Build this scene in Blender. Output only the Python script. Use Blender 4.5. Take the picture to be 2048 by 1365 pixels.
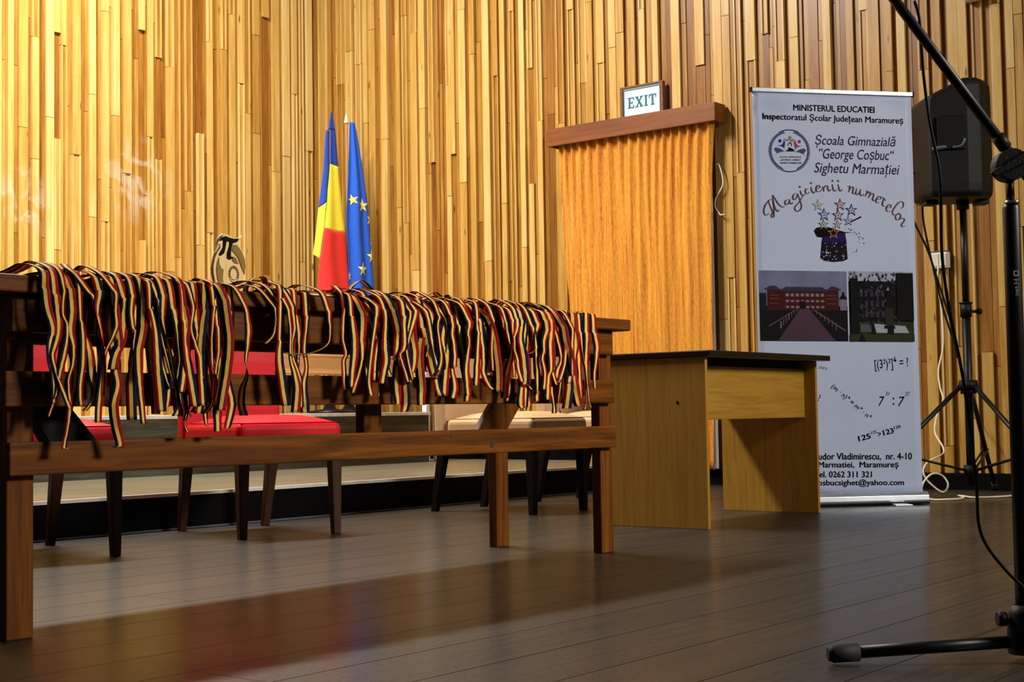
import bpy, bmesh, math, random
from mathutils import Vector, Matrix, noise
C = bpy.context.scene
COL = C.collection
for o in list(bpy.data.objects):
    bpy.data.objects.remove(o)
PI = math.pi
sin, cos = math.sin, math.cos
R = math.radians

# ------------------------------------------------------------------ camera
# room axes: X runs along the long table and the left wall, Y runs to the left wall
cd = bpy.data.cameras.new('camera'); cam = bpy.data.objects.new('camera', cd); COL.objects.link(cam)
cd.sensor_width = 36.0; cd.lens = 36.0 * 2900 / 2048; cd.clip_start = 0.05; cd.clip_end = 60
AZ, PT, RL = R(38.35), R(2.91), R(0.906)
U = Vector((sin(AZ), -cos(AZ), 0)); F0 = Vector((cos(PI/2-AZ), sin(PI/2-AZ), 0))
# U: unit vector to the right of the view, F0: level view direction (in room axes)
F0 = Vector((sin(AZ)*0 + cos(AZ)*1, 0, 0))
fx, fy = sin(R(90)-AZ), cos(R(90)-AZ)          # forward (0.784, 0.620)
F0 = Vector((fx, fy, 0)); U = Vector((fy, -fx, 0))
Fw = F0*cos(PT) + Vector((0, 0, sin(PT))); Dn = F0*sin(PT) - Vector((0, 0, cos(PT)))
r2 = U*cos(RL) + Dn*sin(RL); d2 = -U*sin(RL) + Dn*cos(RL)
cam.matrix_world = Matrix(((r2.x, -d2.x, -Fw.x, 0), (r2.y, -d2.y, -Fw.y, 0), (r2.z, -d2.z, -Fw.z, 0.46), (0, 0, 0, 1)))
C.camera = cam

# ------------------------------------------------------------------ light
w = bpy.data.worlds.new('hall'); C.world = w; w.use_nodes = True
bg = w.node_tree.nodes['Background']; bg.inputs[0].default_value = (0.70, 0.78, 1.0, 1); bg.inputs[1].default_value = 0.04
def area(name, loc, target, power, sx, sy, color):
    l = bpy.data.lights.new(name, 'AREA'); l.energy = power; l.shape = 'RECTANGLE'; l.size = sx; l.size_y = sy; l.color = color
    o = bpy.data.objects.new(name, l); COL.objects.link(o); o.location = loc
    o.rotation_euler = (Vector(target) - Vector(loc)).to_track_quat('-Z', 'Y').to_euler()
    return o
for i, (x, p) in enumerate(((2.9, 160), (4.0, 275), (5.1, 185))):
    area('stage_light', (x, 6.2, 5.0), (x + 0.25, 6.8, 0.6), p, 0.9, 0.14, (1.0, 0.95, 0.85))
hl = area('hall_light', (5.3, -4.2, 4.0), (3.9, 2.8, 0.7), 118, 1.8, 1.2, (1.0, 0.93, 0.82)); hl.data.spread = R(80)
C.view_settings.view_transform = 'Standard'; C.view_settings.look = 'None'
C.view_settings.exposure = 0.0; C.view_settings.gamma = 1.0; C.view_settings.use_curve_mapping = False

# ------------------------------------------------------------------ materials
def lin(r, g, b):
    f = lambda c: c/255/12.92 if c/255 <= 0.04045 else ((c/255+0.055)/1.055)**2.4
    return (f(r), f(g), f(b), 1)
def newmat(name):
    m = bpy.data.materials.new(name); m.use_nodes = True
    nt = m.node_tree; b = nt.nodes['Principled BSDF']
    return m, nt, b
def plain(name, rgb, rough=0.5, metal=0.0, var=0.12, vs=14.0, bump=0.0, spec=0.5, emit=0.0, sheen=0.0):
    m, nt, b = newmat(name); N = nt.nodes; L = nt.links
    c = lin(*rgb)
    tc = N.new('ShaderNodeTexCoord'); ns = N.new('ShaderNodeTexNoise'); ns.inputs['Scale'].default_value = vs; ns.inputs['Detail'].default_value = 5
    L.new(tc.outputs['Object'], ns.inputs['Vector'])
    rp = N.new('ShaderNodeValToRGB')
    rp.color_ramp.elements[0].position = 0.3; rp.color_ramp.elements[1].position = 0.7
    rp.color_ramp.elements[0].color = tuple(max(0, v*(1-var)) for v in c[:3]) + (1,)
    rp.color_ramp.elements[1].color = tuple(min(1, v*(1+var)) for v in c[:3]) + (1,)
    L.new(ns.outputs['Fac'], rp.inputs['Fac']); L.new(rp.outputs['Color'], b.inputs['Base Color'])
    b.inputs['Roughness'].default_value = rough; b.inputs['Metallic'].default_value = metal
    b.inputs['Specular IOR Level'].default_value = spec
    if sheen: b.inputs['Sheen Weight'].default_value = sheen
    if bump:
        bp = N.new('ShaderNodeBump'); bp.inputs['Strength'].default_value = bump; bp.inputs['Distance'].default_value = 0.004
        L.new(ns.outputs['Fac'], bp.inputs['Height']); L.new(bp.outputs['Normal'], b.inputs['Normal'])
    if emit:
        L.new(rp.outputs['Color'], b.inputs['Emission Color']); b.inputs['Emission Strength'].default_value = emit
    return m
def wood(name, stops, axis, scale=1.0, rough=0.4, bump=0.15, tone=False, rings=0.0, spec=0.5):
    """grain stretched along one axis; with tone=True board tone and offset come from per-board face attributes"""
    m, nt, b = newmat(name); N = nt.nodes; L = nt.links
    tc = N.new('ShaderNodeTexCoord'); mp = N.new('ShaderNodeMapping')
    s = [22.0*scale]*3; s['XYZ'.index(axis)] = 1.1*scale
    mp.inputs['Scale'].default_value = s
    src = tc.outputs['Object']
    if tone:
        at = N.new('ShaderNodeAttribute'); at.attribute_name = 'offset'
        ad = N.new('ShaderNodeVectorMath'); ad.operation = 'ADD'
        L.new(src, ad.inputs[0]); L.new(at.outputs['Vector'], ad.inputs[1]); src = ad.outputs[0]
    L.new(src, mp.inputs['Vector'])
    n1 = N.new('ShaderNodeTexNoise'); n1.inputs['Scale'].default_value = 1.6; n1.inputs['Detail'].default_value = 7; n1.inputs['Roughness'].default_value = 0.62; n1.inputs['Distortion'].default_value = 0.7
    L.new(mp.outputs[0], n1.inputs['Vector'])
    n2 = N.new('ShaderNodeTexNoise'); n2.inputs['Scale'].default_value = 7.0; n2.inputs['Detail'].default_value = 4
    L.new(mp.outputs[0], n2.inputs['Vector'])
    mx = N.new('ShaderNodeMath'); mx.operation = 'MULTIPLY_ADD'; mx.inputs[1].default_value = 0.3; L.new(n2.outputs['Fac'], mx.inputs[0]); L.new(n1.outputs['Fac'], mx.inputs[2])
    fac = mx.outputs[0]
    sub = N.new('ShaderNodeMath'); sub.operation = 'SUBTRACT'; sub.inputs[1].default_value = 0.15; L.new(fac, sub.inputs[0]); fac = sub.outputs[0]
    if tone:
        a2 = N.new('ShaderNodeAttribute'); a2.attribute_name = 'tone'
        m1 = N.new('ShaderNodeMath'); m1.operation = 'MULTIPLY_ADD'; m1.inputs[1].default_value = 0.8; L.new(fac, m1.inputs[0])
        m2 = N.new('ShaderNodeMath'); m2.operation = 'SUBTRACT'; m2.inputs[1].default_value = 0.4; L.new(a2.outputs['Fac'], m2.inputs[0]); L.new(m2.outputs[0], m1.inputs[2])
        fac = m1.outputs[0]
    rp = N.new('ShaderNodeValToRGB'); e = rp.color_ramp.elements
    while len(e) < len(stops): e.new(0.5)
    for k, (p, c) in enumerate(stops):
        e[k].position = p; e[k].color = lin(*c)
    L.new(fac, rp.inputs['Fac'])
    col = rp.outputs['Color']
    if tone:
        # sparse dark knots
        vo = N.new('ShaderNodeTexVoronoi'); vo.inputs['Scale'].default_value = 1.0
        m3 = N.new('ShaderNodeMapping'); m3.inputs['Scale'].default_value = (9, 9, 2.2); L.new(src, m3.inputs['Vector']); L.new(m3.outputs[0], vo.inputs['Vector'])
        r3 = N.new('ShaderNodeValToRGB'); r3.color_ramp.elements[0].position = 0.035; r3.color_ramp.elements[0].color = (0.12, 0.05, 0.015, 1); r3.color_ramp.elements[1].position = 0.085; r3.color_ramp.elements[1].color = (1, 1, 1, 1)
        L.new(vo.outputs['Distance'], r3.inputs['Fac'])
        mc = N.new('ShaderNodeMix'); mc.data_type = 'RGBA'; mc.blend_type = 'MULTIPLY'; mc.inputs[0].default_value = 0.85
        L.new(col, mc.inputs[6]); L.new(r3.outputs['Color'], mc.inputs[7]); col = mc.outputs[2]
        # pale tape residue smeared across the left wall
        for (px, pz, rad) in ((6.19, 2.12, 0.34), (5.30, 1.86, 0.26)):
            ds = N.new('ShaderNodeVectorMath'); ds.operation = 'DISTANCE'; ds.inputs[1].default_value = (px, 8.17, pz); L.new(tc.outputs['Object'], ds.inputs[0])
            m5 = N.new('ShaderNodeMapRange'); m5.inputs[1].default_value = rad; m5.inputs[2].default_value = rad*0.4; L.new(ds.outputs['Value'], m5.inputs[0])
            n5 = N.new('ShaderNodeTexNoise'); n5.inputs['Scale'].default_value = 4.5; n5.inputs['Distortion'].default_value = 1.5; L.new(tc.outputs['Object'], n5.inputs['Vector'])
            m6 = N.new('ShaderNodeMapRange'); m6.inputs[1].default_value = 0.52; m6.inputs[2].default_value = 0.62; m6.inputs[4].default_value = 0.5; L.new(n5.outputs['Fac'], m6.inputs[0])
            m7 = N.new('ShaderNodeMath'); m7.operation = 'MULTIPLY'; L.new(m5.outputs[0], m7.inputs[0]); L.new(m6.outputs[0], m7.inputs[1])
            m8 = N.new('ShaderNodeMix'); m8.data_type = 'RGBA'; m8.inputs[7].default_value = lin(196, 184, 164); L.new(m7.outputs[0], m8.inputs[0]); L.new(col, m8.inputs[6]); col = m8.outputs[2]
    L.new(col, b.inputs['Base Color'])
    b.inputs['Roughness'].default_value = rough; b.inputs['Specular IOR Level'].default_value = spec
    bp = N.new('ShaderNodeBump'); bp.inputs['Strength'].default_value = bump; bp.inputs['Distance'].default_value = 0.002
    L.new(n1.outputs['Fac'], bp.inputs['Height']); L.new(bp.outputs['Normal'], b.inputs['Normal'])
    return m
SLAT = wood('varnished_slats', [(0.0, (84, 45, 10)), (0.3, (136, 86, 26)), (0.55, (170, 124, 52)), (0.8, (196, 158, 84)), (1.0, (212, 182, 118))], 'Z', 0.8, 0.36, 0.15, tone=True)
TW = [(0.25, (50, 26, 4)), (0.5, (100, 54, 9)), (0.75, (134, 78, 17))]
TWX = wood('stained_pine_along_x', TW, 'X', 0.9, 0.5, 0.2, spec=0.15); TWZ = wood('stained_pine_upright', TW, 'Z', 0.9, 0.5, 0.2, spec=0.15); TWY = wood('stained_pine_along_y', TW, 'Y', 0.9, 0.5, 0.2, spec=0.15)
PEL = wood('pelmet_board', [(0.2, (78, 36, 8)), (0.6, (126, 66, 18)), (0.9, (140, 78, 26))], 'Y', 0.7, 0.5, 0.1)
DESKZ = wood('oak_laminate_upright', [(0.2, (126, 88, 16)), (0.5, (158, 114, 24)), (0.8, (174, 130, 38))], 'Z', 1.6, 0.5, 0.05)
DESKX = wood('oak_laminate_level', [(0.2, (124, 90, 20)), (0.5, (156, 114, 30)), (0.8, (174, 132, 44))], 'X', 1.2, 0.5, 0.05)
PALE = wood('pale_pine', [(0.2, (205, 150, 92)), (0.5, (226, 176, 116)), (0.8, (236, 194, 138))], 'X', 0.9, 0.5, 0.05)
RISER = wood('dark_veneer', [(0.3, (22, 22, 18)), (0.5, (52, 52, 42)), (0.68, (84, 84, 70))], 'X', 0.6, 0.5, 0.1)
TREAD = wood('stage_boards', [(0.25, (78, 72, 58)), (0.5, (110, 103, 84)), (0.8, (132, 124, 104))], 'X', 0.8, 0.3, 0.1)
LEGB = wood('black_chair_leg', [(0.3, (10, 7, 6)), (0.6, (18, 12, 9)), (0.9, (26, 18, 13))], 'Z', 1.2, 0.5, 0.1, spec=0.15)
LEGD = wood('dark_chair_leg', [(0.3, (34, 16, 8)), (0.6, (62, 32, 14)), (0.9, (80, 42, 20))], 'Z', 1.2, 0.5, 0.1, spec=0.2)
POLEW = wood('turned_pole', [(0.3, (150, 110, 60)), (0.8, (190, 150, 90))], 'Z', 1.4, 0.4, 0.05)
PLY = wood('plywood', [(0.2, (226, 186, 112)), (0.6, (244, 214, 146)), (0.9, (250, 226, 164))], 'Z', 0.8, 0.5, 0.05)
BLACK = plain('matt_black', (9, 9, 10), 0.6, spec=0.15); BLKP = plain('black_plastic', (5, 5, 6), 0.55, bump=0.25, vs=220, spec=0.3); BLKM = plain('black_painted_metal', (6, 6, 7), 0.42, spec=0.35)
DTOP = plain('black_laminate', (9, 9, 10), 0.28, spec=0.5)
RUB = plain('black_rubber', (16, 16, 17), 0.7); KICK = plain('black_riser', (3, 3, 4), 0.7, spec=0.08); STEEL = plain('bright_steel', (190, 190, 190), 0.25, 1.0)
ALU = plain('brushed_aluminium', (206, 214, 222), 0.3, 0.7); WHITE = plain('white_paint', (226, 228, 230), 0.45, var=0.04); CREAM = plain('cream_plastic', (222, 214, 190), 0.45, var=0.05)
GREYM = plain('grey_mould', (84, 92, 104), 0.4); TRIM = plain('pale_trim', (214, 212, 204), 0.4)
NAVY = plain('navy_ribbon', (9, 11, 44), 0.7, spec=0.15, var=0.25, vs=60); YEL = plain('yellow_ribbon', (238, 198, 92), 0.7, spec=0.15, var=0.1, vs=60); RED = plain('red_ribbon', (146, 10, 14), 0.7, spec=0.15, var=0.2, vs=60)
REDL = plain('red_leatherette', (214, 8, 28), 0.5, spec=0.2, var=0.06, vs=60, bump=0.05); BEIL = plain('beige_leatherette', (208, 168, 124), 0.5, spec=0.3, var=0.05, vs=60, bump=0.05)
FB = plain('flag_blue', (14, 62, 164), 0.65, var=0.06, vs=40); FY = plain('flag_yellow', (240, 222, 62), 0.65, var=0.05, vs=40); FR = plain('flag_red', (224, 46, 40), 0.65, var=0.06, vs=40); EB = plain('flag_azure', (18, 88, 208), 0.65, var=0.06, vs=40); EY = plain('star_yellow', (248, 232, 120), 0.6, var=0.04)
VINYL = plain('banner_vinyl', (190, 204, 236), 0.5, var=0.04, vs=3); INK = plain('black_ink', (8, 8, 10), 0.7, spec=0.1); INKN = plain('navy_ink', (22, 30, 96), 0.6)
INKM = plain('maroon_ink', (70, 14, 18), 0.6, var=0.5, vs=40)
def ink(n, c): return plain(n, tuple(v*0.86 for v in c), 0.7, var=0.08, spec=0.12)
SIGNW = plain('sign_white', (208, 236, 244), 0.4, var=0.02, emit=0.25); TEAL = plain('sign_teal', (14, 96, 122), 0.5)
OLIVE = plain('olive_felt', (140, 110, 30), 0.7); BRN = plain('burnt_edge', (58, 26, 8), 0.6); BLK = plain('glyph_black', (7, 6, 5), 0.6, spec=0.1)

def floor_mat():
    m, nt, b = newmat('worn_floor_boards'); N = nt.nodes; L = nt.links
    tc = N.new('ShaderNodeTexCoord'); mp = N.new('ShaderNodeMapping'); mp.inputs['Scale'].default_value = (1.2, 26, 1); L.new(tc.outputs['Object'], mp.inputs['Vector'])
    n1 = N.new('ShaderNodeTexNoise'); n1.inputs['Scale'].default_value = 1.5; n1.inputs['Detail'].default_value = 8; n1.inputs['Distortion'].default_value = 0.6; L.new(mp.outputs[0], n1.inputs['Vector'])
    at = N.new('ShaderNodeAttribute'); at.attribute_name = 'tone'
    ad = N.new('ShaderNodeMath'); ad.operation = 'MULTIPLY_ADD'; ad.inputs[1].default_value = 0.14; L.new(at.outputs['Fac'], ad.inputs[0]); L.new(n1.outputs['Fac'], ad.inputs[2])
    rp = N.new('ShaderNodeValToRGB'); e = rp.color_ramp.elements; e[0].position = 0.40; e[0].color = lin(13, 9, 5); e[1].position = 0.80; e[1].color = lin(46, 37, 23); L.new(ad.outputs[0], rp.inputs['Fac'])
    n2 = N.new('ShaderNodeTexNoise'); n2.inputs['Scale'].default_value = 2.6; n2.inputs['Detail'].default_value = 8; L.new(tc.outputs['Object'], n2.inputs['Vector'])
    r2_ = N.new('ShaderNodeMapRange'); r2_.inputs[1].default_value = 0.35; r2_.inputs[2].default_value = 0.65; r2_.inputs[3].default_value = 0.50; r2_.inputs[4].default_value = 0.64; mr = N.new('ShaderNodeMath'); mr.operation = 'ADD'; mh = N.new('ShaderNodeMath'); mh.operation = 'MULTIPLY'; mh.inputs[1].default_value = 0.5; L.new(n1.outputs['Fac'], mr.inputs[0]); L.new(n2.outputs['Fac'], mr.inputs[1]); L.new(mr.outputs[0], mh.inputs[0]); L.new(mh.outputs[0], r2_.inputs[0])
    n3 = N.new('ShaderNodeTexNoise'); n3.inputs['Scale'].default_value = 60; n3.inputs['Detail'].default_value = 3; L.new(tc.outputs['Object'], n3.inputs['Vector'])
    bp = N.new('ShaderNodeBump'); bp.inputs['Strength'].default_value = 0.45; bp.inputs['Distance'].default_value = 0.003; L.new(n3.outputs['Fac'], bp.inputs['Height'])
    bp2 = N.new('ShaderNodeBump'); bp2.inputs['Strength'].default_value = 0.5; bp2.inputs['Distance'].default_value = 0.003; L.new(n1.outputs['Fac'], bp2.inputs['Height']); L.new(bp.outputs['Normal'], bp2.inputs['Normal'])
    L.new(bp2.outputs['Normal'], b.inputs['Normal'])
    L.new(rp.outputs['Color'], b.inputs['Base Color']); L.new(r2_.outputs[0], b.inputs['Roughness'])
    b.inputs['Specular IOR Level'].default_value = 0.32
    b.inputs['Coat Weight'].default_value = 0.36; b.inputs['Coat Roughness'].default_value = 0.21
    return m
FLOOR = floor_mat()
def curtain_mat():
    m, nt, b = newmat('amber_curtain_cloth'); N = nt.nodes; L = nt.links
    tc = N.new('ShaderNodeTexCoord'); mp = N.new('ShaderNodeMapping'); mp.inputs['Scale'].default_value = (1, 34, 0.9); L.new(tc.outputs['Object'], mp.inputs['Vector'])
    n1 = N.new('ShaderNodeTexNoise'); n1.inputs['Scale'].default_value = 1.6; n1.inputs['Detail'].default_value = 6; n1.inputs['Roughness'].default_value = 0.7; L.new(mp.outputs[0], n1.inputs['Vector'])
    m2 = N.new('ShaderNodeMapping'); m2.inputs['Scale'].default_value = (1, 120, 30); L.new(tc.outputs['Object'], m2.inputs['Vector'])
    n2 = N.new('ShaderNodeTexNoise'); n2.inputs['Scale'].default_value = 1.0; n2.inputs['Detail'].default_value = 2; L.new(m2.outputs[0], n2.inputs['Vector'])
    ad = N.new('ShaderNodeMath'); ad.operation = 'MULTIPLY_ADD'; ad.inputs[1].default_value = 0.4; L.new(n2.outputs['Fac'], ad.inputs[0]); L.new(n1.outputs['Fac'], ad.inputs[2])
    rp = N.new('ShaderNodeValToRGB'); e = rp.color_ramp.elements; e.new(0.5); e.new(0.5)
    for k, (p, c) in enumerate(((0.46, (118, 56, 2)), (0.58, (186, 108, 6)), (0.72, (210, 138, 14)), (0.90, (226, 166, 48)))):
        e[k].position = p; e[k].color = lin(*c)
    L.new(ad.outputs[0], rp.inputs['Fac']); L.new(rp.outputs['Color'], b.inputs['Base Color'])
    b.inputs['Roughness'].default_value = 0.7; b.inputs['Sheen Weight'].default_value = 0.2
    return m
CURT = curtain_mat()

# ------------------------------------------------------------------ mesh builder
class MB:
    def __init__(s): s.v = []; s.f = []; s.m = []; s.sm = []; s.tone = []; s.off = []
    def face(s, idx, mat=0, smooth=False, tone=0.5, off=0.0):
        s.f.append(idx); s.m.append(mat); s.sm.append(smooth); s.tone.append(tone); s.off.append(off)
    def box(s, x0, x1, y0, y1, z0, z1, mat=0, tone=0.5, off=0.0, skip=()):
        b = len(s.v)
        s.v += [(x0,y0,z0),(x1,y0,z0),(x1,y1,z0),(x0,y1,z0),(x0,y0,z1),(x1,y0,z1),(x1,y1,z1),(x0,y1,z1)]
        for k, q in enumerate(((0,3,2,1),(4,5,6,7),(0,1,5,4),(1,2,6,5),(2,3,7,6),(3,0,4,7))):
            if k not in skip: s.face([b+i for i in q], mat, False, tone, off)
    def hexa(s, lo, hi, mat=0):
        """lo, hi: four corners each, same order"""
        b = len(s.v); s.v += [tuple(p) for p in lo] + [tuple(p) for p in hi]
        for q in ((3,2,1,0),(4,5,6,7),(0,1,5,4),(1,2,6,5),(2,3,7,6),(3,0,4,7)): s.face([b+i for i in q], mat)
    def tube(s, pts, r, n=10, mat=0, caps=True):
        pts = [Vector(p) for p in pts]; b = len(s.v); N = len(pts); up = Vector((0,0,1)); prev = None
        for i, p in enumerate(pts):
            t = (pts[min(i+1, N-1)] - pts[max(i-1, 0)]).normalized()
            if prev is None:
                a = t.cross(up)
                if a.length < 0.1: a = t.cross(Vector((1,0,0)))
            else:
                a = prev - t*prev.dot(t)
                if a.length < 1e-6: a = t.cross(up)
            a.normalize(); prev = a; c = t.cross(a)
            rr = r[i] if isinstance(r, (list, tuple)) else r
            for k in range(n):
                q = p + a*(rr*cos(2*PI*k/n)) + c*(rr*sin(2*PI*k/n)); s.v.append(tuple(q))
        for i in range(N-1):
            for k in range(n):
                k2 = (k+1) % n
                s.face([b+i*n+k, b+i*n+k2, b+(i+1)*n+k2, b+(i+1)*n+k], mat, True)
        if caps:
            s.face([b+k for k in range(n)][::-1], mat); s.face([b+(N-1)*n+k for k in range(n)], mat)
    def lathe(s, prof, cx=0, cy=0, n=24, mat=0):
        b = len(s.v); N = len(prof)
        for r_, z in prof:
            for k in range(n): s.v.append((cx + r_*cos(2*PI*k/n), cy + r_*sin(2*PI*k/n), z))
        for i in range(N-1):
            for k in range(n):
                k2 = (k+1) % n; s.face([b+i*n+k, b+i*n+k2, b+(i+1)*n+k2, b+(i+1)*n+k], mat, True)
        s.face([b+k for k in range(n)][::-1], mat); s.face([b+(N-1)*n+k for k in range(n)], mat)
    def prism(s, poly, fn, d0, d1, mat=0):
        """poly: 2-D outline; fn(a, b, depth) gives the point"""
        b = len(s.v); n = len(poly)
        ar = sum(poly[i][0]*poly[(i+1) % n][1] - poly[(i+1) % n][0]*poly[i][1] for i in range(n))
        if ar < 0: poly = poly[::-1]
        s.v += [tuple(fn(p[0], p[1], d0)) for p in poly] + [tuple(fn(p[0], p[1], d1)) for p in poly]
        s.face([b+i for i in range(n)], mat); s.face([b+n+i for i in range(n)][::-1], mat)
        for i in range(n):
            j = (i+1) % n; s.face([b+j, b+i, b+n+i, b+n+j], mat)
    def build(s, name, mats, parent=None, loc=(0,0,0), bevel=0.0, seg=2, attrs=False, weld=False, autosm=False):
        me = bpy.data.meshes.new(name); me.from_pydata(s.v, [], s.f)
        if not isinstance(mats, (list, tuple)): mats = [mats]
        for m_ in mats: me.materials.append(m_)
        me.polygons.foreach_set('material_index', s.m); me.polygons.foreach_set('use_smooth', s.sm)
        if attrs:
            a = me.attributes.new('tone', 'FLOAT', 'FACE'); a.data.foreach_set('value', s.tone)
            a = me.attributes.new('offset', 'FLOAT_VECTOR', 'FACE'); a.data.foreach_set('vector', [q for o in s.off for q in (o*1.7, o*3.1, o)])
        me.update()
        if bevel or weld:
            bm = bmesh.new(); bm.from_mesh(me)
            bmesh.ops.remove_doubles(bm, verts=bm.verts, dist=1e-6)
            bmesh.ops.recalc_face_normals(bm, faces=bm.faces)
            if bevel:
                ed = [e for e in bm.edges if len(e.link_faces) == 2 and e.calc_face_angle(0) > 0.6]
                bmesh.ops.bevel(bm, geom=ed, offset=bevel, segments=seg, affect='EDGES', profile=0.5, clamp_overlap=True)
            bm.to_mesh(me); bm.free()
        o = bpy.data.objects.new(name, me); COL.objects.link(o); o.location = loc
        if parent: o.parent = parent
        return o
def tag(o, label=None, cat=None, group=None, kind=None):
    if label: o['label'] = label
    if cat: o['category'] = cat
    if group: o['group'] = group
    if kind: o['kind'] = kind
    return o
def thing(name, label, cat, loc=(0,0,0), rz=0.0, group=None):
    o = bpy.data.objects.new(name, None); COL.objects.link(o); o.location = loc; o.rotation_euler = (0,0,rz)
    o.empty_display_size = 0.1
    return tag(o, label, cat, group)
def box_part(name, mat, parent, x0, x1, y0, y1, z0, z1, bevel=0.003, seg=2):
    b = MB(); b.box(x0,x1,y0,y1,z0,z1); return b.build(name, mat, parent, bevel=bevel, seg=seg)
def copy_tree(o, parent=None):
    c = o.copy(); COL.objects.link(c)
    if parent: c.parent = parent
    for ch in list(o.children): copy_tree(ch, c)
    return c
def smooth(pts, k=6):
    """Catmull-Rom through points (tuples of any length)"""
    out = []; n = len(pts)
    for i in range(n-1):
        p0, p1, p2, p3 = pts[max(i-1,0)], pts[i], pts[i+1], pts[min(i+2,n-1)]
        for j in range(k):
            t = j/k
            out.append(tuple(0.5*(2*b_ + (c_-a_)*t + (2*a_-5*b_+4*c_-d_)*t*t + (3*b_-a_-3*c_+d_)*t**3) for a_,b_,c_,d_ in zip(p0,p1,p2,p3)))
    out.append(tuple(pts[-1])); return out
def glyphs(body, bold=0.0, shear=0.0):
    """outline of a line of lettering as (verts, faces), flat in XY"""
    cu = bpy.data.curves.new('lettering', 'FONT'); cu.body = body; cu.size = 1.0; cu.offset = bold; cu.shear = shear; cu.resolution_u = 3; cu.fill_mode = 'FRONT'
    ob = bpy.data.objects.new('lettering', cu); COL.objects.link(ob)
    dg = bpy.context.evaluated_depsgraph_get(); dg.update()
    me = bpy.data.meshes.new_from_object(ob.evaluated_get(dg))
    vs = [(v.co.x, v.co.y) for v in me.vertices]; fs = [list(p.vertices) for p in me.polygons]
    bpy.data.objects.remove(ob); bpy.data.curves.remove(cu); bpy.data.meshes.remove(me)
    return vs, fs
def letter(mb, body, pl, pr, h, fn, depth, mat=0, bold=0.0, shear=0.0):
    """fit a line between two mid-height end points on a plane; fn(a, b, depth)"""
    vs, fs = glyphs(body, 0.0, shear)
    if bold:
        v0, f0 = vs, fs; vs, fs = [], []
        for ox, oy in ((bold, 0), (-bold, 0), (0, bold*0.8), (0, -bold*0.8)):
            k = len(vs); vs = vs + [(x+ox, y+oy) for x, y in v0]; fs = fs + [[i+k for i in f] for f in f0]
    x0 = min(v[0] for v in vs); x1 = max(v[0] for v in vs); y0 = min(v[1] for v in vs); y1 = max(v[1] for v in vs)
    dx, dy = pr[0]-pl[0], pr[1]-pl[1]; W = math.hypot(dx, dy); ux, uy = dx/W, dy/W
    b = len(mb.v)
    for x, y in vs:
        a = (x-x0)/(x1-x0)*W; c = ((y-y0)/(y1-y0)-0.5)*h
        mb.v.append(tuple(fn(pl[0]+ux*a-uy*c, pl[1]+uy*a+ux*c, depth)))
    for f in fs: mb.face([b+i for i in f], mat)
def disc(mb, cx, cy, r, fn, d0, d1, mat=0, n=20, ry=None, rot=0.0):
    ry = ry or r
    mb.prism([(cx + r*cos(t)*cos(rot) - ry*sin(t)*sin(rot), cy + r*cos(t)*sin(rot) + ry*sin(t)*cos(rot)) for t in [2*PI*k/n for k in range(n)]], fn, d0, d1, mat)
def stroke(mb, pts, wd, fn, d, mat=0):
    """flat band along a 2-D polyline"""
    b = len(mb.v); n = len(pts)
    for i, p in enumerate(pts):
        q0, q1 = pts[max(i-1,0)], pts[min(i+1,n-1)]; tx, ty = q1[0]-q0[0], q1[1]-q0[1]; l = math.hypot(tx, ty) or 1
        ww = (wd(i/(n-1), tx/l, ty/l) if callable(wd) else wd)/2
        mb.v.append(tuple(fn(p[0]-ty/l*ww, p[1]+tx/l*ww, d))); mb.v.append(tuple(fn(p[0]+ty/l*ww, p[1]-tx/l*ww, d)))
    for i in range(n-1): mb.face([b+2*i, b+2*i+1, b+2*i+3, b+2*i+2], mat)
def starpoly(cx, cy, r, k=0.4, rot=PI/2, sx=1.0):
    return [(cx + sx*(r if i % 2 == 0 else r*k)*cos(rot+i*PI/5), cy + (r if i % 2 == 0 else r*k)*sin(rot+i*PI/5)) for i in range(10)]
# ------------------------------------------------------------------ room shell
rnd = random.Random(11)
# floor: boards along X, one mesh
b = MB(); y = -3.2; BW = 0.205
while y < 8.4:
    x = -3.0 - rnd.random()*2
    while x < 8.6:
        L_ = rnd.uniform(2.6, 4.6)
        b.box(x, min(x+L_-0.002, 8.6), y, y+BW-0.0035, -0.03, 0.0, 0, rnd.random(), rnd.random()*20, skip=(0,))
        x += L_
    y += BW
b.box(-5, 8.6, -3.2, 8.4, -0.05, -0.012, 1)
tag(b.build('floor', [FLOOR, BLACK], attrs=True), kind='structure')

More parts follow.
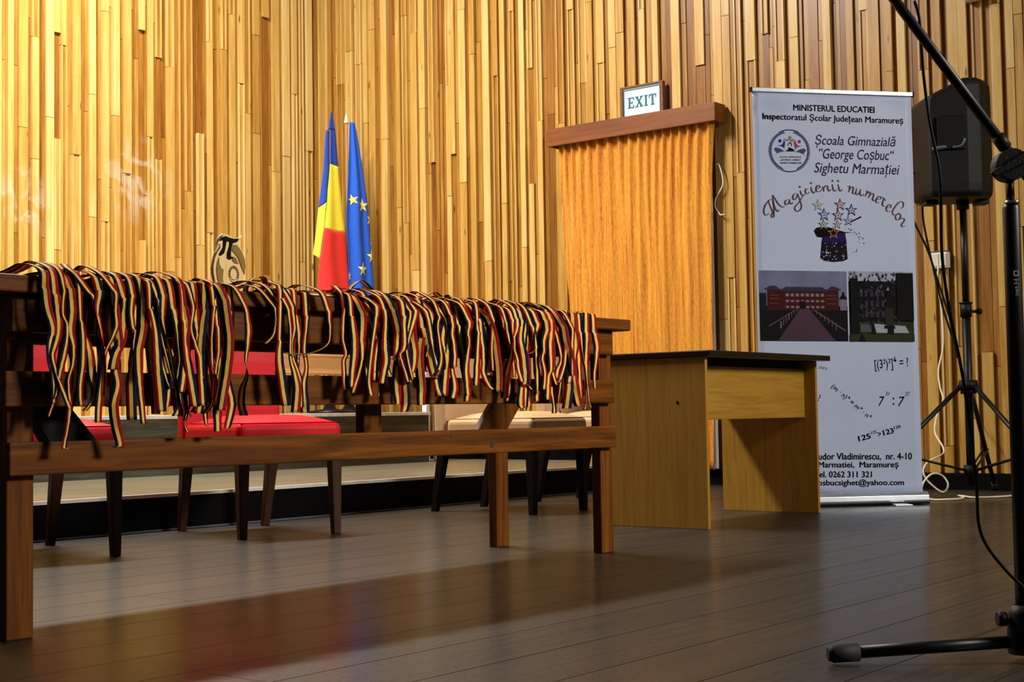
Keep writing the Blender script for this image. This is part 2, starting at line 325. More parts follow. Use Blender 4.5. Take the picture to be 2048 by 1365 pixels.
def slat_wall(name, fn, u0, u1, zb, zt, seed):
    """vertical battens of several widths and depths; fn(u, depth, z) -> point"""
    rg = random.Random(seed); b = MB()
    def board(ua, ub, d, za, zc, tone, off):
        k = len(b.v)
        for z in (za, zc):
            for u, dd in ((ua, 0.0), (ua, d), (ub, d), (ub, 0.0)): b.v.append(tuple(fn(u, dd, z)))
        b.face([k, k+1, k+5, k+4], 0, False, tone, off); b.face([k+1, k+2, k+6, k+5], 0, False, tone, off); b.face([k+2, k+3, k+7, k+6], 0, False, tone, off)
        b.face([k+3, k+2, k+1, k], 0, False, tone, off); b.face([k+4, k+5, k+6, k+7], 0, False, tone, off)
    k = len(b.v); b.v += [tuple(fn(u, -0.02, z)) for u, z in ((u0, zb), (u1, zb), (u1, zt), (u0, zt))]; b.face([k, k+1, k+2, k+3], 0, False, 0.1, 0)
    u = u0; up = True
    while u < u1:
        if up:
            wd = rg.choice((0.052, 0.058, 0.064, 0.068, 0.046)); d0 = rg.choice((0.020, 0.026, 0.026, 0.032)); base = rg.choice((0.84, 0.78, 0.74, 0.88, 0.70, 0.66))
        else:
            wd = rg.choice((0.026, 0.032, 0.036, 0.042)); d0 = rg.choice((0.002, 0.004, 0.006, 0.012)); base = rg.choice((0.36, 0.42, 0.47, 0.52, 0.30))
        z = zb - rg.random()*1.6; ub = min(u+wd, u1)
        while z < zt:
            L_ = rg.uniform(0.7, 2.3); za = max(z, zb); zc = min(z+L_-0.0035, zt)
            if zc > za:
                t = base + rg.uniform(-0.12, 0.10); d = d0 + rg.choice((0, 0, 0, 0.002, -0.002))
                if up and rg.random() < 0.07: d = 0.006; t = rg.uniform(0.16, 0.36)      # a missing facing piece shows the dark board behind
                off = rg.uniform(0, 40)
                if up and rg.random() < 0.34 and d > 0.015:
                    # grooved batten: two narrow ribs, lit edges and groove shade painted into the tones
                    g = 0.011
                    board(u+0.0012, u+g, d, za, zc, min(0.98, t+0.1), off); board(u+g, ub-g, d-0.009, za, zc, t-0.2, off+3); board(ub-g, ub-0.0012, d, za, zc, min(0.98, t+0.1), off+5)
                else:
                    board(u+0.0012, ub-0.0012, d, za, zc, t, off)
            z += L_
        u = ub
        up = not up if rg.random() < 0.86 else up
    return tag(b.build(name, SLAT, attrs=True), kind='structure')
slat_wall('wall_left', lambda u, d, z: (u, 8.2-d, z), 1.0, 7.992, 0.49, 5.3, 5)
slat_wall('wall_right', lambda u, d, z: (8.02-d, u, z), -0.4, 8.2, 0.02, 5.3, 8)
tag(box_part('baseboard_right', KICK, None, 7.955, 8.02, -0.4, 4.915, 0.0, 0.092, 0.002), kind='structure')

tag(box_part('baseboard_1', KICK, None, 7.972, 8.02, 4.93, 8.17, 0.152, 0.28, 0.002), kind='structure')
tag(box_part('baseboard_left', KICK, None, 7.32, 7.971, 8.15, 8.2, 0.152, 0.28, 0.002), kind='structure')

tag(box_part('trim_6', WHITE, None, 7.955, 7.988, 4.672, 4.700, 0.10, 2.2, 0.002), kind='structure')  # door frame edge; its white also stands in for light in the door gap
# low stage step and the podium behind it
b = MB(); b.box(0.4, 7.84, 4.92, 8.2, 0.0, 0.146, 0); tag(b.build('stage_step', KICK), kind='structure')
b = MB(); y = 4.92
while y < 8.2:
    b.box(0.4, 7.84, y, min(y+0.158, 8.2), 0.146, 0.152, 0, rnd.random(), rnd.random()*9); y += 0.161
tag(b.build('stage_boards', TREAD, attrs=True), kind='structure')
tag(box_part('trim_1', TRIM, None, 0.4, 7.84, 4.908, 4.92, 0.140, 0.155, 0.001), kind='structure')
tag(box_part('trim_2', GREYM, None, 0.4, 7.84, 4.912, 4.92, 0.0, 0.007, 0.001), kind='structure')
b = MB(); b.box(0.4, 7.30, 6.5, 8.2, 0.152, 0.466); tag(b.build('stage_podium', RISER), kind='structure')
b = MB(); b.box(0.4, 7.31, 6.49, 8.2, 0.466, 0.487); tag(b.build('trim_3', TRIM, bevel=0.002), kind='structure')
for k, x in enumerate((7.345, 7.455)):
    tag(box_part('trim_%d' % (4+k), WHITE, None, x, x+0.034, 6.56, 6.60, 0.152, 0.90, 0.002), kind='structure')

# ------------------------------------------------------------------ pelmet, curtain, exit sign
t = thing('curtain_pelmet', 'brown board pelmet box above the amber curtain', 'pelmet', (7.93, 5.22, 2.28))
fr = MB(); fr.box(-0.08, -0.055, -0.655, 0.665, 0, 0.119); fr.build('front_board', PEL, t, bevel=0.003)
for y in (-0.655, 0.643):
    e = MB(); e.box(-0.0549, 0.055, y, y+0.022, 0, 0.119); e.build('end_board', PEL, t, bevel=0.002)
tp = MB(); tp.box(-0.0549, 0.055, -0.6325, 0.6425, 0.105, 0.117); tp.build('top_board', PEL, t)
rl = MB(); rl.tube([(-0.008, -0.632, 0.045), (-0.008, 0.642, 0.045)], 0.008); rl.build('curtain_rail', BRN, t)

b = MB(); nu, nz = 170, 40; K = 17
gr_ = random.Random(3); ph = [gr_.uniform(-0.6, 0.6) for _ in range(K+2)]
for j in range(nz+1):
    v = j/nz; z = 2.315 - v*2.215
    yl = 5.815 - 0.11*min(1, v*1.3) + 0.02*sin(v*5); yr = 4.600 + 0.10*(v if v < 0.6 else 0.6) - 0.01*v + 0.012*sin(v*7)
    for i in range(nu+1):
        s = i/nu
        a1 = 0.017*(1-v)**3.5 + 0.0013; a2 = 0.010*(1-0.4*v)
        q = s*K + 0.35*sin(s*9)
        x = 7.905 + a1*sin(2*PI*q) + a2*sin(2*PI*s*5.3 + 1.2*v + 0.8) * min(1, v*3)
        b.v.append((x, yl + (yr-yl)*s + 0.004*sin(2*PI*q+1), z))
for j in range(nz):
    for i in range(nu):
        k = j*(nu+1)+i; b.face([k, k+nu+1, k+nu+2, k+1], 0, True)
cur = b.build('curtain', CURT, None)
so = cur.modifiers.new('thickness', 'SOLIDIFY'); so.thickness = 0.003
tag(cur, 'amber curtain with brown streaks hanging under the pelmet', 'curtain')
# loose end of white tape beside the curtain
b = MB(); b.tube(smooth([(7.955,4.628,2.02),(7.962,4.605,2.014),(7.965,4.584,1.897),(7.96,4.632,1.814),(7.95,4.636,1.775),(7.95,4.633,1.744),(7.962,4.620,1.72),(7.962,4.604,1.699),(7.965,4.578,1.702)], 5), 0.0045, 8)
tag(b.build('white_cord', CREAM), 'thin white cord dangling at the right edge of the curtain', 'cord')

t = thing('exit_sign', 'white EXIT sign with teal lettering in a brown frame above the pelmet', 'sign', (7.975, 5.178, 2.42))
b = MB(); b.box(-0.010, 0.01, -0.1475, 0.1475, 0.0, 0.188); b.build('sign_panel', SIGNW, t, bevel=0.002)
b = MB()
for q in ((-0.0145, -0.0105, -0.143, 0.143, 0.175, 0.1805), (-0.0145, -0.0105, -0.143, -0.1385, 0.0, 0.175), (-0.0145, -0.0105, 0.1385, 0.143, 0.0, 0.175)): b.box(*q)
b.build('border_line', TEAL, t)
b = MB(); b.box(-0.02, 0.012, -0.168, 0.168, 0.1885, 0.2025); b.box(-0.02, 0.012, -0.168, -0.148, -0.019, 0.1884); b.box(-0.02, 0.012, 0.148, 0.168, -0.019, 0.1884); b.build('frame', PEL, t, bevel=0.002)
# slab-serif capitals; a runs left to right as seen (towards -Y)
ex = lambda a, c, d: (-0.0105-d, -a, 0.055+c)
b = MB(); H_ = 0.072
def rect(x0, x1, z0, z1): b.prism([(x0, z0), (x1, z0), (x1, z1), (x0, z1)], ex, 0.0, 0.003)
x = -0.112                                              # E
rect(x, x+0.05, 0, 0.007); rect(x+0.008, x+0.021, 0.007, H_-0.007); rect(x, x+0.05, H_-0.007, H_); rect(x+0.021, x+0.038, 0.0325, 0.039); rect(x+0.044, x+0.05, 0.007, 0.020); rect(x+0.044, x+0.05, H_-0.019, H_-0.007); rect(x+0.034, x+0.038, 0.026, 0.0325); rect(x+0.034, x+0.038, 0.039, 0.046)
x = -0.052                                              # X
b.prism([(x+0.004, H_-0.006), (x+0.020, H_-0.006), (x+0.056, 0.006), (x+0.040, 0.006)], ex, 0, 0.003); b.prism([(x+0.044, H_-0.006), (x+0.052, H_-0.006), (x+0.016, 0.006), (x+0.008, 0.006)], ex, 0.0002, 0.0032)
rect(x, x+0.024, H_-0.006, H_); rect(x+0.036, x+0.060, H_-0.006, H_); rect(x, x+0.024, 0, 0.006); rect(x+0.036, x+0.060, 0, 0.006)
x = 0.018                                               # I
rect(x, x+0.027, 0, 0.006); rect(x+0.007, x+0.020, 0.006, H_-0.006); rect(x, x+0.027, H_-0.006, H_)
x = 0.055                                               # T
rect(x, x+0.056, H_-0.008, H_); rect(x+0.0215, x+0.0345, 0.006, H_-0.008); rect(x+0.014, x+0.042, 0, 0.006); rect(x, x+0.006, H_-0.024, H_-0.008); rect(x+0.050, x+0.056, H_-0.024, H_-0.008)
b.build('lettering', TEAL, t)

# sockets on the right wall
t = thing('wall_socket', 'white double wall socket low on the right wall behind the speaker stand', 'socket', (7.975, 3.183, 1.30))
b = MB(); b.box(-0.03, 0.02, -0.047, 0.047, -0.046, 0.046); b.build('housing', WHITE, t, bevel=0.005)
for y in (-0.0225, 0.0225):
    b = MB(); b.box(-0.0345, -0.0301, y-0.0195, y+0.0195, -0.036, 0.036); fp = b.build('socket_cover', CREAM, t, bevel=0.003)
b = MB(); b.box(-0.033, 0.02, -0.047, 0.047, 0.0465, 0.052); b.build('lid', GREYM, t, bevel=0.001)
t = thing('junction_box', 'white box fixed high on the right wall at the top edge of view', 'box', (7.97, 2.93, 2.82))
b = MB(); b.box(-0.04, 0.02, -0.062, 0.062, -0.068, 0.068); b.build('housing', WHITE, t, bevel=0.004)
for y in (-0.05, 0.05):
    b = MB(); b.tube([(-0.042, y, -0.056), (-0.0401, y, -0.056)], 0.004, 10); b.build('screw', GREYM, t)
# ------------------------------------------------------------------ long table
t = thing('conference_table', 'long brown stained pine table with open plank front, draped with ribbons', 'table', (2.87, 2.98, 0))
X0, Y0 = 2.87, 2.98
def tb(name, mat, x0, x1, y0, y1, z0, z1, bev=0.004): return box_part(name, mat, t, x0-X0, x1-X0, y0-Y0, y1-Y0, z0, z1, bev)
tb('tabletop', TWX, 1.64, 4.043, 2.69, 3.37, 0.733, 0.771, 0.005)
tb('apron', TWX, 1.74, 3.978, 2.72, 2.7445, 0.652, 0.7325)
tb('front_rail', TWX, 1.724, 3.982, 2.72, 2.7445, 0.493, 0.569)
tb('front_rail', TWX, 1.734, 3.987, 2.72, 2.7445, 0.347, 0.418)
tb('leg', TWZ, 1.743, 1.809, 2.745, 2.782, 0, 0.7325); tb('leg', TWZ, 3.930, 4.0, 2.745, 2.782, 0, 0.7325)
tb('leg', TWZ, 1.743, 1.809, 3.19, 3.225, 0, 0.7325); tb('leg', TWZ, 3.930, 4.0, 3.19, 3.225, 0, 0.7325)
tb('side_rail', TWY, 1.76, 1.79, 2.7825, 3.1895, 0.655, 0.7325); tb('side_rail', TWY, 3.952, 3.982, 2.7825, 3.1895, 0.655, 0.7325)
tb('centre_post', TWZ, 2.868, 2.939, 2.79, 2.825, 0.347, 0.7325)
tb('cross_rail', TWY, 3.82, 3.90, 2.80, 3.189, 0.362, 0.4035)
tb('rear_rail', TWX, 1.81, 3.9295, 3.19, 3.22, 0.655, 0.7325)
tb('lower_rail', TWX, 1.8095, 3.9295, 2.785, 2.7895, 0.350, 0.410, 0.001)
b = MB(); b.hexa([(3.80-X0, 3.162-Y0, 0.404), (3.96-X0, 3.162-Y0, 0.404), (3.96-X0, 3.189-Y0, 0.404), (3.80-X0, 3.189-Y0, 0.404)], [(3.93-X0, 3.162-Y0, 0.545), (4.09-X0, 3.162-Y0, 0.545), (4.09-X0, 3.189-Y0, 0.545), (3.93-X0, 3.189-Y0, 0.545)]); b.build('knee_brace', TWZ, t, bevel=0.003)
b = MB(); b.hexa([(1.915-X0, 2.79-Y0, 0.36), (2.055-X0, 2.79-Y0, 0.36), (2.055-X0, 2.83-Y0, 0.36), (1.915-X0, 2.83-Y0, 0.36)], [(1.785-X0, 2.79-Y0, 0.545), (1.885-X0, 2.79-Y0, 0.545), (1.885-X0, 2.83-Y0, 0.545), (1.785-X0, 2.83-Y0, 0.545)]); b.build('knee_brace', BLACK, t, bevel=0.003)
# knots on the lower rail
for x, z, r_ in ((3.335, 0.374, 0.009), (3.66, 0.391, 0.006), (3.15, 0.40, 0.004)):
    b = MB(); disc(b, x-X0, z, r_, lambda a, c, d: (a, 2.7195-Y0-d, c), -0.004, 0.0008, 0, 14, r_*1.25)
    tag(b.build('knot', BRN, t), label='dark knot in the lower front rail')

# ------------------------------------------------------------------ small desk
t = thing('office_desk', 'small oak laminate desk with black top and one wide apron board', 'desk', (5.45, 3.18, 0))
X0, Y0 = 5.45, 3.18
DX = dict(bevel=0.0015, seg=1)
b = MB(); b.box(4.927-X0, 4.945-X0, 2.935-Y0, 3.40-Y0, 0.0, 0.677); b.build('side_panel', DESKZ, t, **DX)
b = MB(); b.box(5.93-X0, 5.948-X0, 2.965-Y0, 3.45-Y0, 0.0, 0.677); b.build('side_panel', DESKZ, t, **DX)
b = MB(); b.box(4.912-X0, 5.965-X0, 2.905-Y0, 3.57-Y0, 0.677, 0.701); b.build('desktop', DTOP, t, bevel=0.004)
b = MB(); b.box(4.9455-X0, 5.9295-X0, 3.02-Y0, 3.038-Y0, 0.427, 0.645); b.build('apron_panel', DESKX, t, **DX)
b = MB(); b.box(4.9455-X0, 5.9295-X0, 3.05-Y0, 3.068-Y0, 0.60, 0.6765); b.build('under_top_shade', BLACK, t, **DX)  # black strip put in for the shade between apron and desktop
b = MB(); b.tube([(4.9255-X0, 3.065-Y0, 0.498), (4.9271-X0, 3.065-Y0, 0.498)], 0.006, 12); b.build('screw_cap', BLK, t)

# ------------------------------------------------------------------ padded dining chairs
def make_chair(label, mat, loc, rz, lm=LEGD, top=0.985):
    t = thing('dining_chair', label, 'chair', loc, rz, None)
    b = MB(); b.box(-0.225, 0.225, -0.285, 0.235, 0.345, 0.445); se = b.build('seat', mat, t, bevel=0.028, seg=4)
    # domed cushion top
    nx = 12; b = MB()
    for j in range(nx+1):
        for i in range(nx+1):
            u, v = i/nx*2-1, j/nx*2-1
            b.v.append((u*0.212, -0.025+v*0.247, 0.4440 + 0.032*(1-u**4)*(1-v**4)))
    for j in range(nx):
        for i in range(nx):
            k = j*(nx+1)+i; b.face([k, k+1, k+nx+2, k+nx+1], 0, True)
    b.build('cushion', mat, t)
    b = MB(); prof = [(0.24, 0.335), (0.242, 0.50), (0.252, 0.70), (0.280, 0.88), (0.302, top)]
    for y, z in prof:
        for x, dy in ((-0.222, 0), (0.222, 0), (0.222, 0.07), (-0.222, 0.07)): b.v.append((x, y+dy, z))
    b.face([3,2,1,0]); n = len(prof); b.face([4*(n-1)+k for k in range(4)])
    for j in range(n-1):
        for k in range(4):
            k2 = (k+1) % 4; b.face([4*j+k, 4*j+k2, 4*j+4+k2, 4*j+4+k], 0, False)
    b.build('backrest', mat, t, bevel=0.016, seg=3)
    for sx in (-1, 1):
        for front in (True, False):
            xb, yb = (sx*0.203, -0.262) if front else (sx*0.19, 0.335)
            xt, yt = (sx*0.200, -0.258) if front else (sx*0.195, 0.262)
            w0, w1 = 0.0155, 0.024
            b = MB(); b.hexa([(xb-w0, yb-w0, 0), (xb+w0, yb-w0, 0), (xb+w0, yb+w0, 0), (xb-w0, yb+w0, 0)], [(xt-w1, yt-w1, 0.344), (xt+w1, yt-w1, 0.344), (xt+w1, yt+w1, 0.344), (xt-w1, yt+w1, 0.344)])
            b.build('leg', lm, t, bevel=0.003)
    return t
RC = 'padded dining chairs behind the long table'
make_chair('red leatherette dining chair behind the left end of the table, mostly hidden', REDL, (2.93, 4.47, 0), -0.25)
make_chair('red leatherette dining chair with whole seat showing through the table front', REDL, (3.976, 4.46, 0), -0.27)
make_chair('beige leatherette dining chair behind the table, left of the two beige ones', BEIL, (5.47, 4.33, 0), 0.02, LEGB, 1.005)
make_chair('beige leatherette dining chair whose back top rises above the table, nearest the curtain', BEIL, (6.28, 4.33, 0), 0.0, LEGB, 1.018)

# ------------------------------------------------------------------ pale bench on the podium
t = thing('wooden_bench', 'pale pine bench on the podium, seen through the gap in the table front', 'bench', (7.0, 7.1, 0.487))
b = MB(); b.box(-0.62, 0.70, -0.12, 0.22, 0.385, 0.42); b.build('seat_plank', PALE, t, bevel=0.004)
b = MB(); b.box(-0.60, 0.68, -0.10, -0.075, 0.27, 0.372); b.build('front_board', PALE, t, bevel=0.003)
b = MB(); b.box(-0.60, 0.68, 0.16, 0.185, 0.27, 0.372); b.build('rear_board', PALE, t, bevel=0.003)
for x in (-0.60, 0.64):
    for y in (-0.07, 0.115):
        b = MB(); b.box(x, x+0.04, y, y+0.04, 0.0, 0.3845); b.build('leg', PALE, t, bevel=0.003)
RIBBONS= [('B',[(1780,766,100),(1777,744,100),(1782,701,95),(1796,658,80),(1790,624,70),(1789,592,50),(1797,561,50),(1799,531,40),(1798,499,40)]),('B',[(1797,767,90),(1803,733,90),(1808,696,90),(1811,659,80),(1804,626,70),(1796,602,50),(1801,577,40),(1808,555,30),(1821,527,50),(1839,487,50)]),('B',[(1819,768,50),(1828,747,40),(1823,693,35),(1834,666,40),(1832,627,50),(1821,583,60),(1816,562,50),(1807,518,30),(1788,471,30)]),('B',[(1828,772,100),(1843,748,100),(1847,719,90),(1848,694,90),(1844,653,80),(1852,622,50),(1850,583,40),(1839,546,30),(1844,496,40)]),('B',[(1854,770,80),(1880,754,70),(1903,729,60),(1910,701,50),(1918,669,40),(1924,630,40),(1920,579,50),(1916,513,70)]),('B',[(1869,767,40),(1872,720,50),(1867,682,30),(1879,655,30),(1892,627,70),(1899,591,100),(1902,559,90),(1911,528,80),(1902,502,50),(1884,483,40)]),('B',[(1866,761,40),(1872,680,40),(1876,626,60),(1874,578,60),(1868,531,50),(1870,494,50)]),('R',[(1908,774,90),(1915,754,90),(1917,739,80),(1911,704,50),(1913,660,-30),(1926,595,-40),(1920,516,-80)]),('B',[(1925,775,100),(1948,761,90),(1960,738,50),(1958,703,40),(1961,671,50),(1948,640,40),(1932,611,30),(1924,566,40),(1915,507,60),(1912,457,60)]),('B',[(1972,772,90),(1982,753,90),(1989,724,90),(1985,694,90),(1985,665,90),(1978,631,90),(1964,605,95),(1956,573,100)]),('B',[(1999,771,80),(2007,744,70),(2002,705,50),(2006,669,50),(2012,659,25),(2008,632,20),(2006,600,-20),(2002,568,-60),(2001,535,-100),(2003,462,-100)]),('B',[(2030,773,100),(2037,739,100),(2036,696,100),(2034,660,100),(2024,620,95),(2024,584,90),(2026,554,70),(2029,524,60),(2037,453,50)]),('B',[(2059,768,60),(2080,738,50),(2085,698,40),(2090,648,40),(2103,602,35),(2121,543,35),(2114,534,30),(2104,548,35),(2090,588,40),(2083,632,40)]),('R',[(2049,761,30),(2050,714,40),(2063,661,60),(2067,615,80),(2070,565,90),(2076,515,90),(2079,480,90)]),('B',[(2084,773,90),(2094,749,80),(2091,709,60),(2093,676,30),(2110,621,-30),(2128,530,-50),(2141,468,-50)]),('B',[(2108,760,80),(2120,717,80),(2130,674,70),(2134,633,40),(2137,595,30),(2130,548,40),(2138,497,60),(2124,469,70)]),('B',[(2134,769,100),(2143,725,100),(2152,684,100),(2147,643,100),(2149,603,90),(2145,562,80),(2138,524,60)]),('R',[(2158,777,60),(2180,757,40),(2177,713,40),(2171,672,30),(2184,635,40),(2197,600,50),(2201,549,60),(2205,493,70)]),('R',[(2142,761,40),(2146,692,50),(2150,622,60),(2157,583,80),(2166,539,90),(2176,490,90)]),('R',[(2222,770,100),(2212,722,100),(2203,666,100),(2198,618,100),(2202,566,80),(2205,532,70),(2193,474,90)]),('R',[(2232,775,50),(2236,730,40),(2231,687,30),(2227,645,25),(2229,590,30),(2240,549,-30),(2226,497,-40),(2206,474,-50)]),('B',[(2241,779,100),(2264,748,100),(2272,696,100),(2278,654,100),(2276,612,100),(2269,567,100),(2259,522,100),(2251,481,100)]),('R',[(2235,772,40),(2248,684,40),(2249,619,35),(2241,577,30),(2232,507,30)]),('B',[(2295,775,90),(2327,759,60),(2336,713,50),(2341,671,70),(2336,628,40),(2332,599,25),(2335,564,-30),(2321,533,-60),(2317,497,-70),(2325,468,-80)]),('B',[(2370,768,60),(2414,756,50),(2428,724,35),(2428,689,35),(2418,662,35),(2393,642,50)]),('B',[(2409,770,80),(2446,748,70),(2451,718,40),(2450,645,30),(2445,624,30),(2438,574,30),(2442,531,40)]),('R',[(2451,729,30),(2440,654,40),(2435,609,80),(2444,549,90),(2455,491,90)]),('B',[(2432,775,80),(2466,759,60),(2471,719,40),(2476,675,30),(2476,609,35),(2489,570,60),(2497,530,90),(2490,475,90)]),('R',[(2457,781,90),(2492,764,80),(2491,727,50),(2497,684,40),(2487,646,30),(2490,610,40),(2513,559,40),(2516,487,50)]),('B',[(2581,769,80),(2602,758,80),(2605,721,50),(2608,680,25),(2601,649,25),(2565,630,40),(2504,617,60),(2452,621,60)]),('R',[(2676,766,60),(2679,745,50),(2671,716,40),(2669,686,40),(2669,659,30),(2679,625,40),(2670,602,40),(2674,532,50)]),('B',[(2689,769,40),(2692,725,50),(2695,698,70),(2700,660,80),(2699,622,80),(2693,584,70),(2687,538,50)]),('B',[(2707,785,100),(2727,761,100),(2736,727,100),(2736,696,90),(2733,665,80),(2735,632,60),(2729,594,40),(2698,523,50)]),('R',[(2748,754,90),(2770,712,90),(2792,672,80),(2805,662,50),(2819,667,30),(2808,702,40),(2782,734,40),(2752,763,50)]),('B',[(2741,797,100),(2771,774,90),(2782,745,70),(2777,713,50),(2761,638,40),(2749,558,40),(2757,516,60)]),('R',[(2794,772,80),(2814,746,60),(2816,713,50),(2813,673,60),(2813,643,80),(2816,608,80),(2806,573,70),(2800,548,70)]),('R',[(2815,773,70),(2830,755,60),(2830,731,50),(2825,706,30),(2793,639,40),(2783,556,50)]),('R',[(2832,774,90),(2853,752,100),(2866,716,100),(2874,685,100),(2872,665,80),(2861,611,40)]),('R',[(2885,759,70),(2892,734,70),(2890,705,60),(2891,675,60),(2889,645,60),(2873,626,30),(2880,606,30),(2903,553,40)]),('B',[(2897,776,70),(2913,766,60),(2925,739,40),(2914,696,40),(2907,641,30),(2930,560,30)]),('B',[(2925,778,80),(2945,763,60),(2949,744,70),(2934,707,60),(2921,675,40),(2911,646,30),(2910,617,30),(2925,552,40)]),('R',[(2940,794,100),(2968,773,90),(2988,742,60),(3000,706,50),(3007,669,50),(3013,633,50),(3039,586,50)]),('B',[(2970,790,100),(3001,770,90),(3015,739,70),(3019,714,40),(3003,658,30),(2992,623,30)]),('R',[(2964,764,40),(2975,705,90),(2987,668,100),(2998,633,100),(3014,582,90),(3026,565,50),(3043,586,30)]),('B',[(3016,771,70),(3042,740,40),(3033,710,30),(3035,687,30),(3046,617,40),(3026,572,50)]),('B',[(3028,783,90),(3066,758,70),(3080,725,40),(3088,688,50),(3085,650,70),(3078,609,80),(3073,577,80),(3065,515,80)]),('B',[(3066,781,50),(3089,746,50),(3097,713,50),(3095,689,50),(3104,639,50),(3101,597,50)]),('B',[(3124,774,80),(3155,757,70),(3165,720,60),(3158,694,40),(3162,667,30),(3152,620,50),(3147,589,60),(3150,548,60),(3154,516,60)]),('B',[(3151,775,70),(3172,753,60),(3183,722,50),(3173,694,40),(3175,653,30),(3163,609,30),(3172,551,40)]),('R',[(3180,784,90),(3213,759,70),(3226,728,60),(3231,686,60),(3238,654,50),(3239,611,50),(3238,583,60),(3258,551,60),(3278,534,60)]),('B',[(3198,786,100),(3229,769,100),(3258,739,100),(3275,711,100),(3288,673,100),(3297,623,100),(3302,581,100),(3301,527,100)]),('B',[(3211,779,40),(3212,707,40),(3206,643,50),(3202,600,60),(3197,545,60)]),('R',[(3263,776,80),(3283,757,60),(3283,730,40),(3274,665,30),(3277,589,30)]),('R',[(3309,774,70),(3337,755,50),(3334,722,30),(3345,682,30),(3356,648,-40),(3348,621,-70),(3333,584,-80),(3325,549,-80),(3319,509,-80)]),('R',[(3347,774,80),(3368,744,60),(3365,711,30),(3373,680,30),(3373,653,30),(3386,625,40),(3390,597,50),(3406,557,50)]),('R',[(3373,777,80),(3387,749,70),(3389,719,60),(3373,683,30),(3367,623,30),(3371,570,30)]),('R',[(3400,777,100),(3411,743,80),(3405,711,60),(3402,681,70),(3411,648,90),(3417,615,90),(3421,582,90),(3418,549,90)]),('R',[(3419,779,80),(3435,747,80),(3439,712,70),(3434,682,40),(3430,649,30),(3439,604,30),(3438,565,30),(3467,535,30)]),('R',[(3434,780,70),(3460,755,60),(3474,713,50),(3485,671,50),(3482,653,30),(3445,641,30)]),('B',[(3473,780,90),(3495,758,80),(3497,728,70),(3486,700,30),(3487,638,40),(3491,594,50),(3491,524,50)]),('B',[(3506,779,90),(3522,750,90),(3529,717,80),(3513,683,50),(3512,651,40),(3504,628,40),(3515,584,40),(3509,535,50)]),('B',[(3544,784,80),(3558,752,80),(3557,707,80),(3551,672,70),(3554,629,60),(3553,595,50),(3540,572,50),(3533,504,70)]),('B',[(3561,775,60),(3578,753,40),(3590,719,35),(3605,682,40),(3621,630,40),(3597,589,60),(3606,558,50)]),('B',[(3564,789,100),(3607,763,100),(3624,720,100),(3633,683,100),(3653,642,100),(3660,601,80),(3648,556,60)]),('R',[(3595,791,90),(3636,755,80),(3648,721,70),(3647,687,50),(3634,613,40),(3607,563,50)]),('B',[(3621,784,70),(3659,753,50),(3669,720,40),(3665,687,40),(3664,642,40),(3665,579,40)]),('B',[(3546,784,40),(3568,735,40),(3569,684,30),(3565,640,40),(3566,600,40),(3588,550,40)])]
SCRIPT= [[(-3315,14043),(-3472,13949),(-3573,14118),(-3499,14420),(-3279,14684),(-3155,14711)],[(-3337,14684),(-3248,14402),(-3120,14101),(-3067,13912),(-3165,13855),(-3200,13987),(-3120,14108)],[(-3066,13950),(-3064,14327),(-3094,14666),(-3118,14938)],[(-3110,14930),(-2969,14705),(-2819,14479),(-2628,14347),(-2530,14404)],[(-3105,14666),(-3017,14327),(-2886,14139),(-2807,14215)],[(-2308,14708),(-2444,14688),(-2506,14556),(-2450,14461),(-2332,14537),(-2270,14670)],[(-2268,14738),(-2272,14594),(-2197,14500),(-2108,14595)],[(-1949,15012),(-2068,14954),(-2111,14784),(-2035,14709),(-1915,14823),(-1871,15012)],[(-1871,15012),(-1781,14748),(-1692,14445),(-1736,14256),(-1895,14142),(-2009,14217),(-2005,14369),(-1805,14596),(-1622,14862)],[(-1731,15164),(-1696,15013),(-1601,14900),(-1513,14976)],[(-1319,15223),(-1436,15241),(-1479,15109),(-1404,14995),(-1257,15083)],[(-1179,15338),(-1165,15167),(-1070,15035),(-982,15123)],[(-948,15206),(-770,15302),(-767,15397),(-865,15396),(-947,15244),(-892,15112),(-755,15112),(-654,15215)],[(-611,15360),(-540,15113)],[(-556,15246),(-453,15399),(-356,15361),(-341,15209),(-265,15134),(-192,15218)],[(-118,15476),(-85,15249),(-10,15135),(98,15204)],[(177,15478),(210,15250),(285,15137),(374,15221)],[(645,15348),(764,15367),(697,15082)],[(720,15196),(882,15349),(938,15273),(893,15064),(970,15007),(1079,15095)],[(1116,15274),(1051,15065),(1107,14970),(1228,15046),(1312,15237)],[(1292,15218),(1266,15009),(1362,14914),(1471,14998)],[(1547,15162),(1644,15125),(1519,14876)],[(1561,14972),(1723,15106),(1780,15030),(1674,14801)],[(1717,14896),(1899,15031),(1956,14955),(1890,14726),(1987,14669),(2076,14757)],[(2087,14727),(2287,14766),(2309,14861),(2191,14880),(2067,14708),(2103,14574),(2250,14605)],[(2368,14842),(2465,14786),(2379,14537),(2427,14423),(2541,14393)],[(2414,14804),(2570,14691)],[(2591,14347),(2769,14348),(2812,14444),(2694,14481),(2570,14309),(2625,14157),(2792,14184)],[(3304,14304),(3434,14389),(3432,14599),(3274,14625),(3070,14445),(2883,14158),(2937,13986),(3065,14013)],[(3178,14082),(3034,13929),(3069,13758),(3208,13777),(3293,13949),(3217,14063),(3168,13998)],[(3296,13778),(3377,13831),(3485,13740),(3319,13511),(3376,13415),(3505,13461)]]
SCRIPT_DOTS= [(-1746,15334),(-1186,15520),(-102,15636),(181,15630)]
STARS= [('pale', -864, 14430, 308), ('red', 247, 14472, 316), ('navy', 809, 14208, 316), ('blue', -571, 13976, 331), ('brown', 126, 13952, 316), ('lilac', 637, 13695, 270), ('green', -616, 13503, 277), ('pink', 82, 13504, 239), ('orange', -126, 13106, 316)]
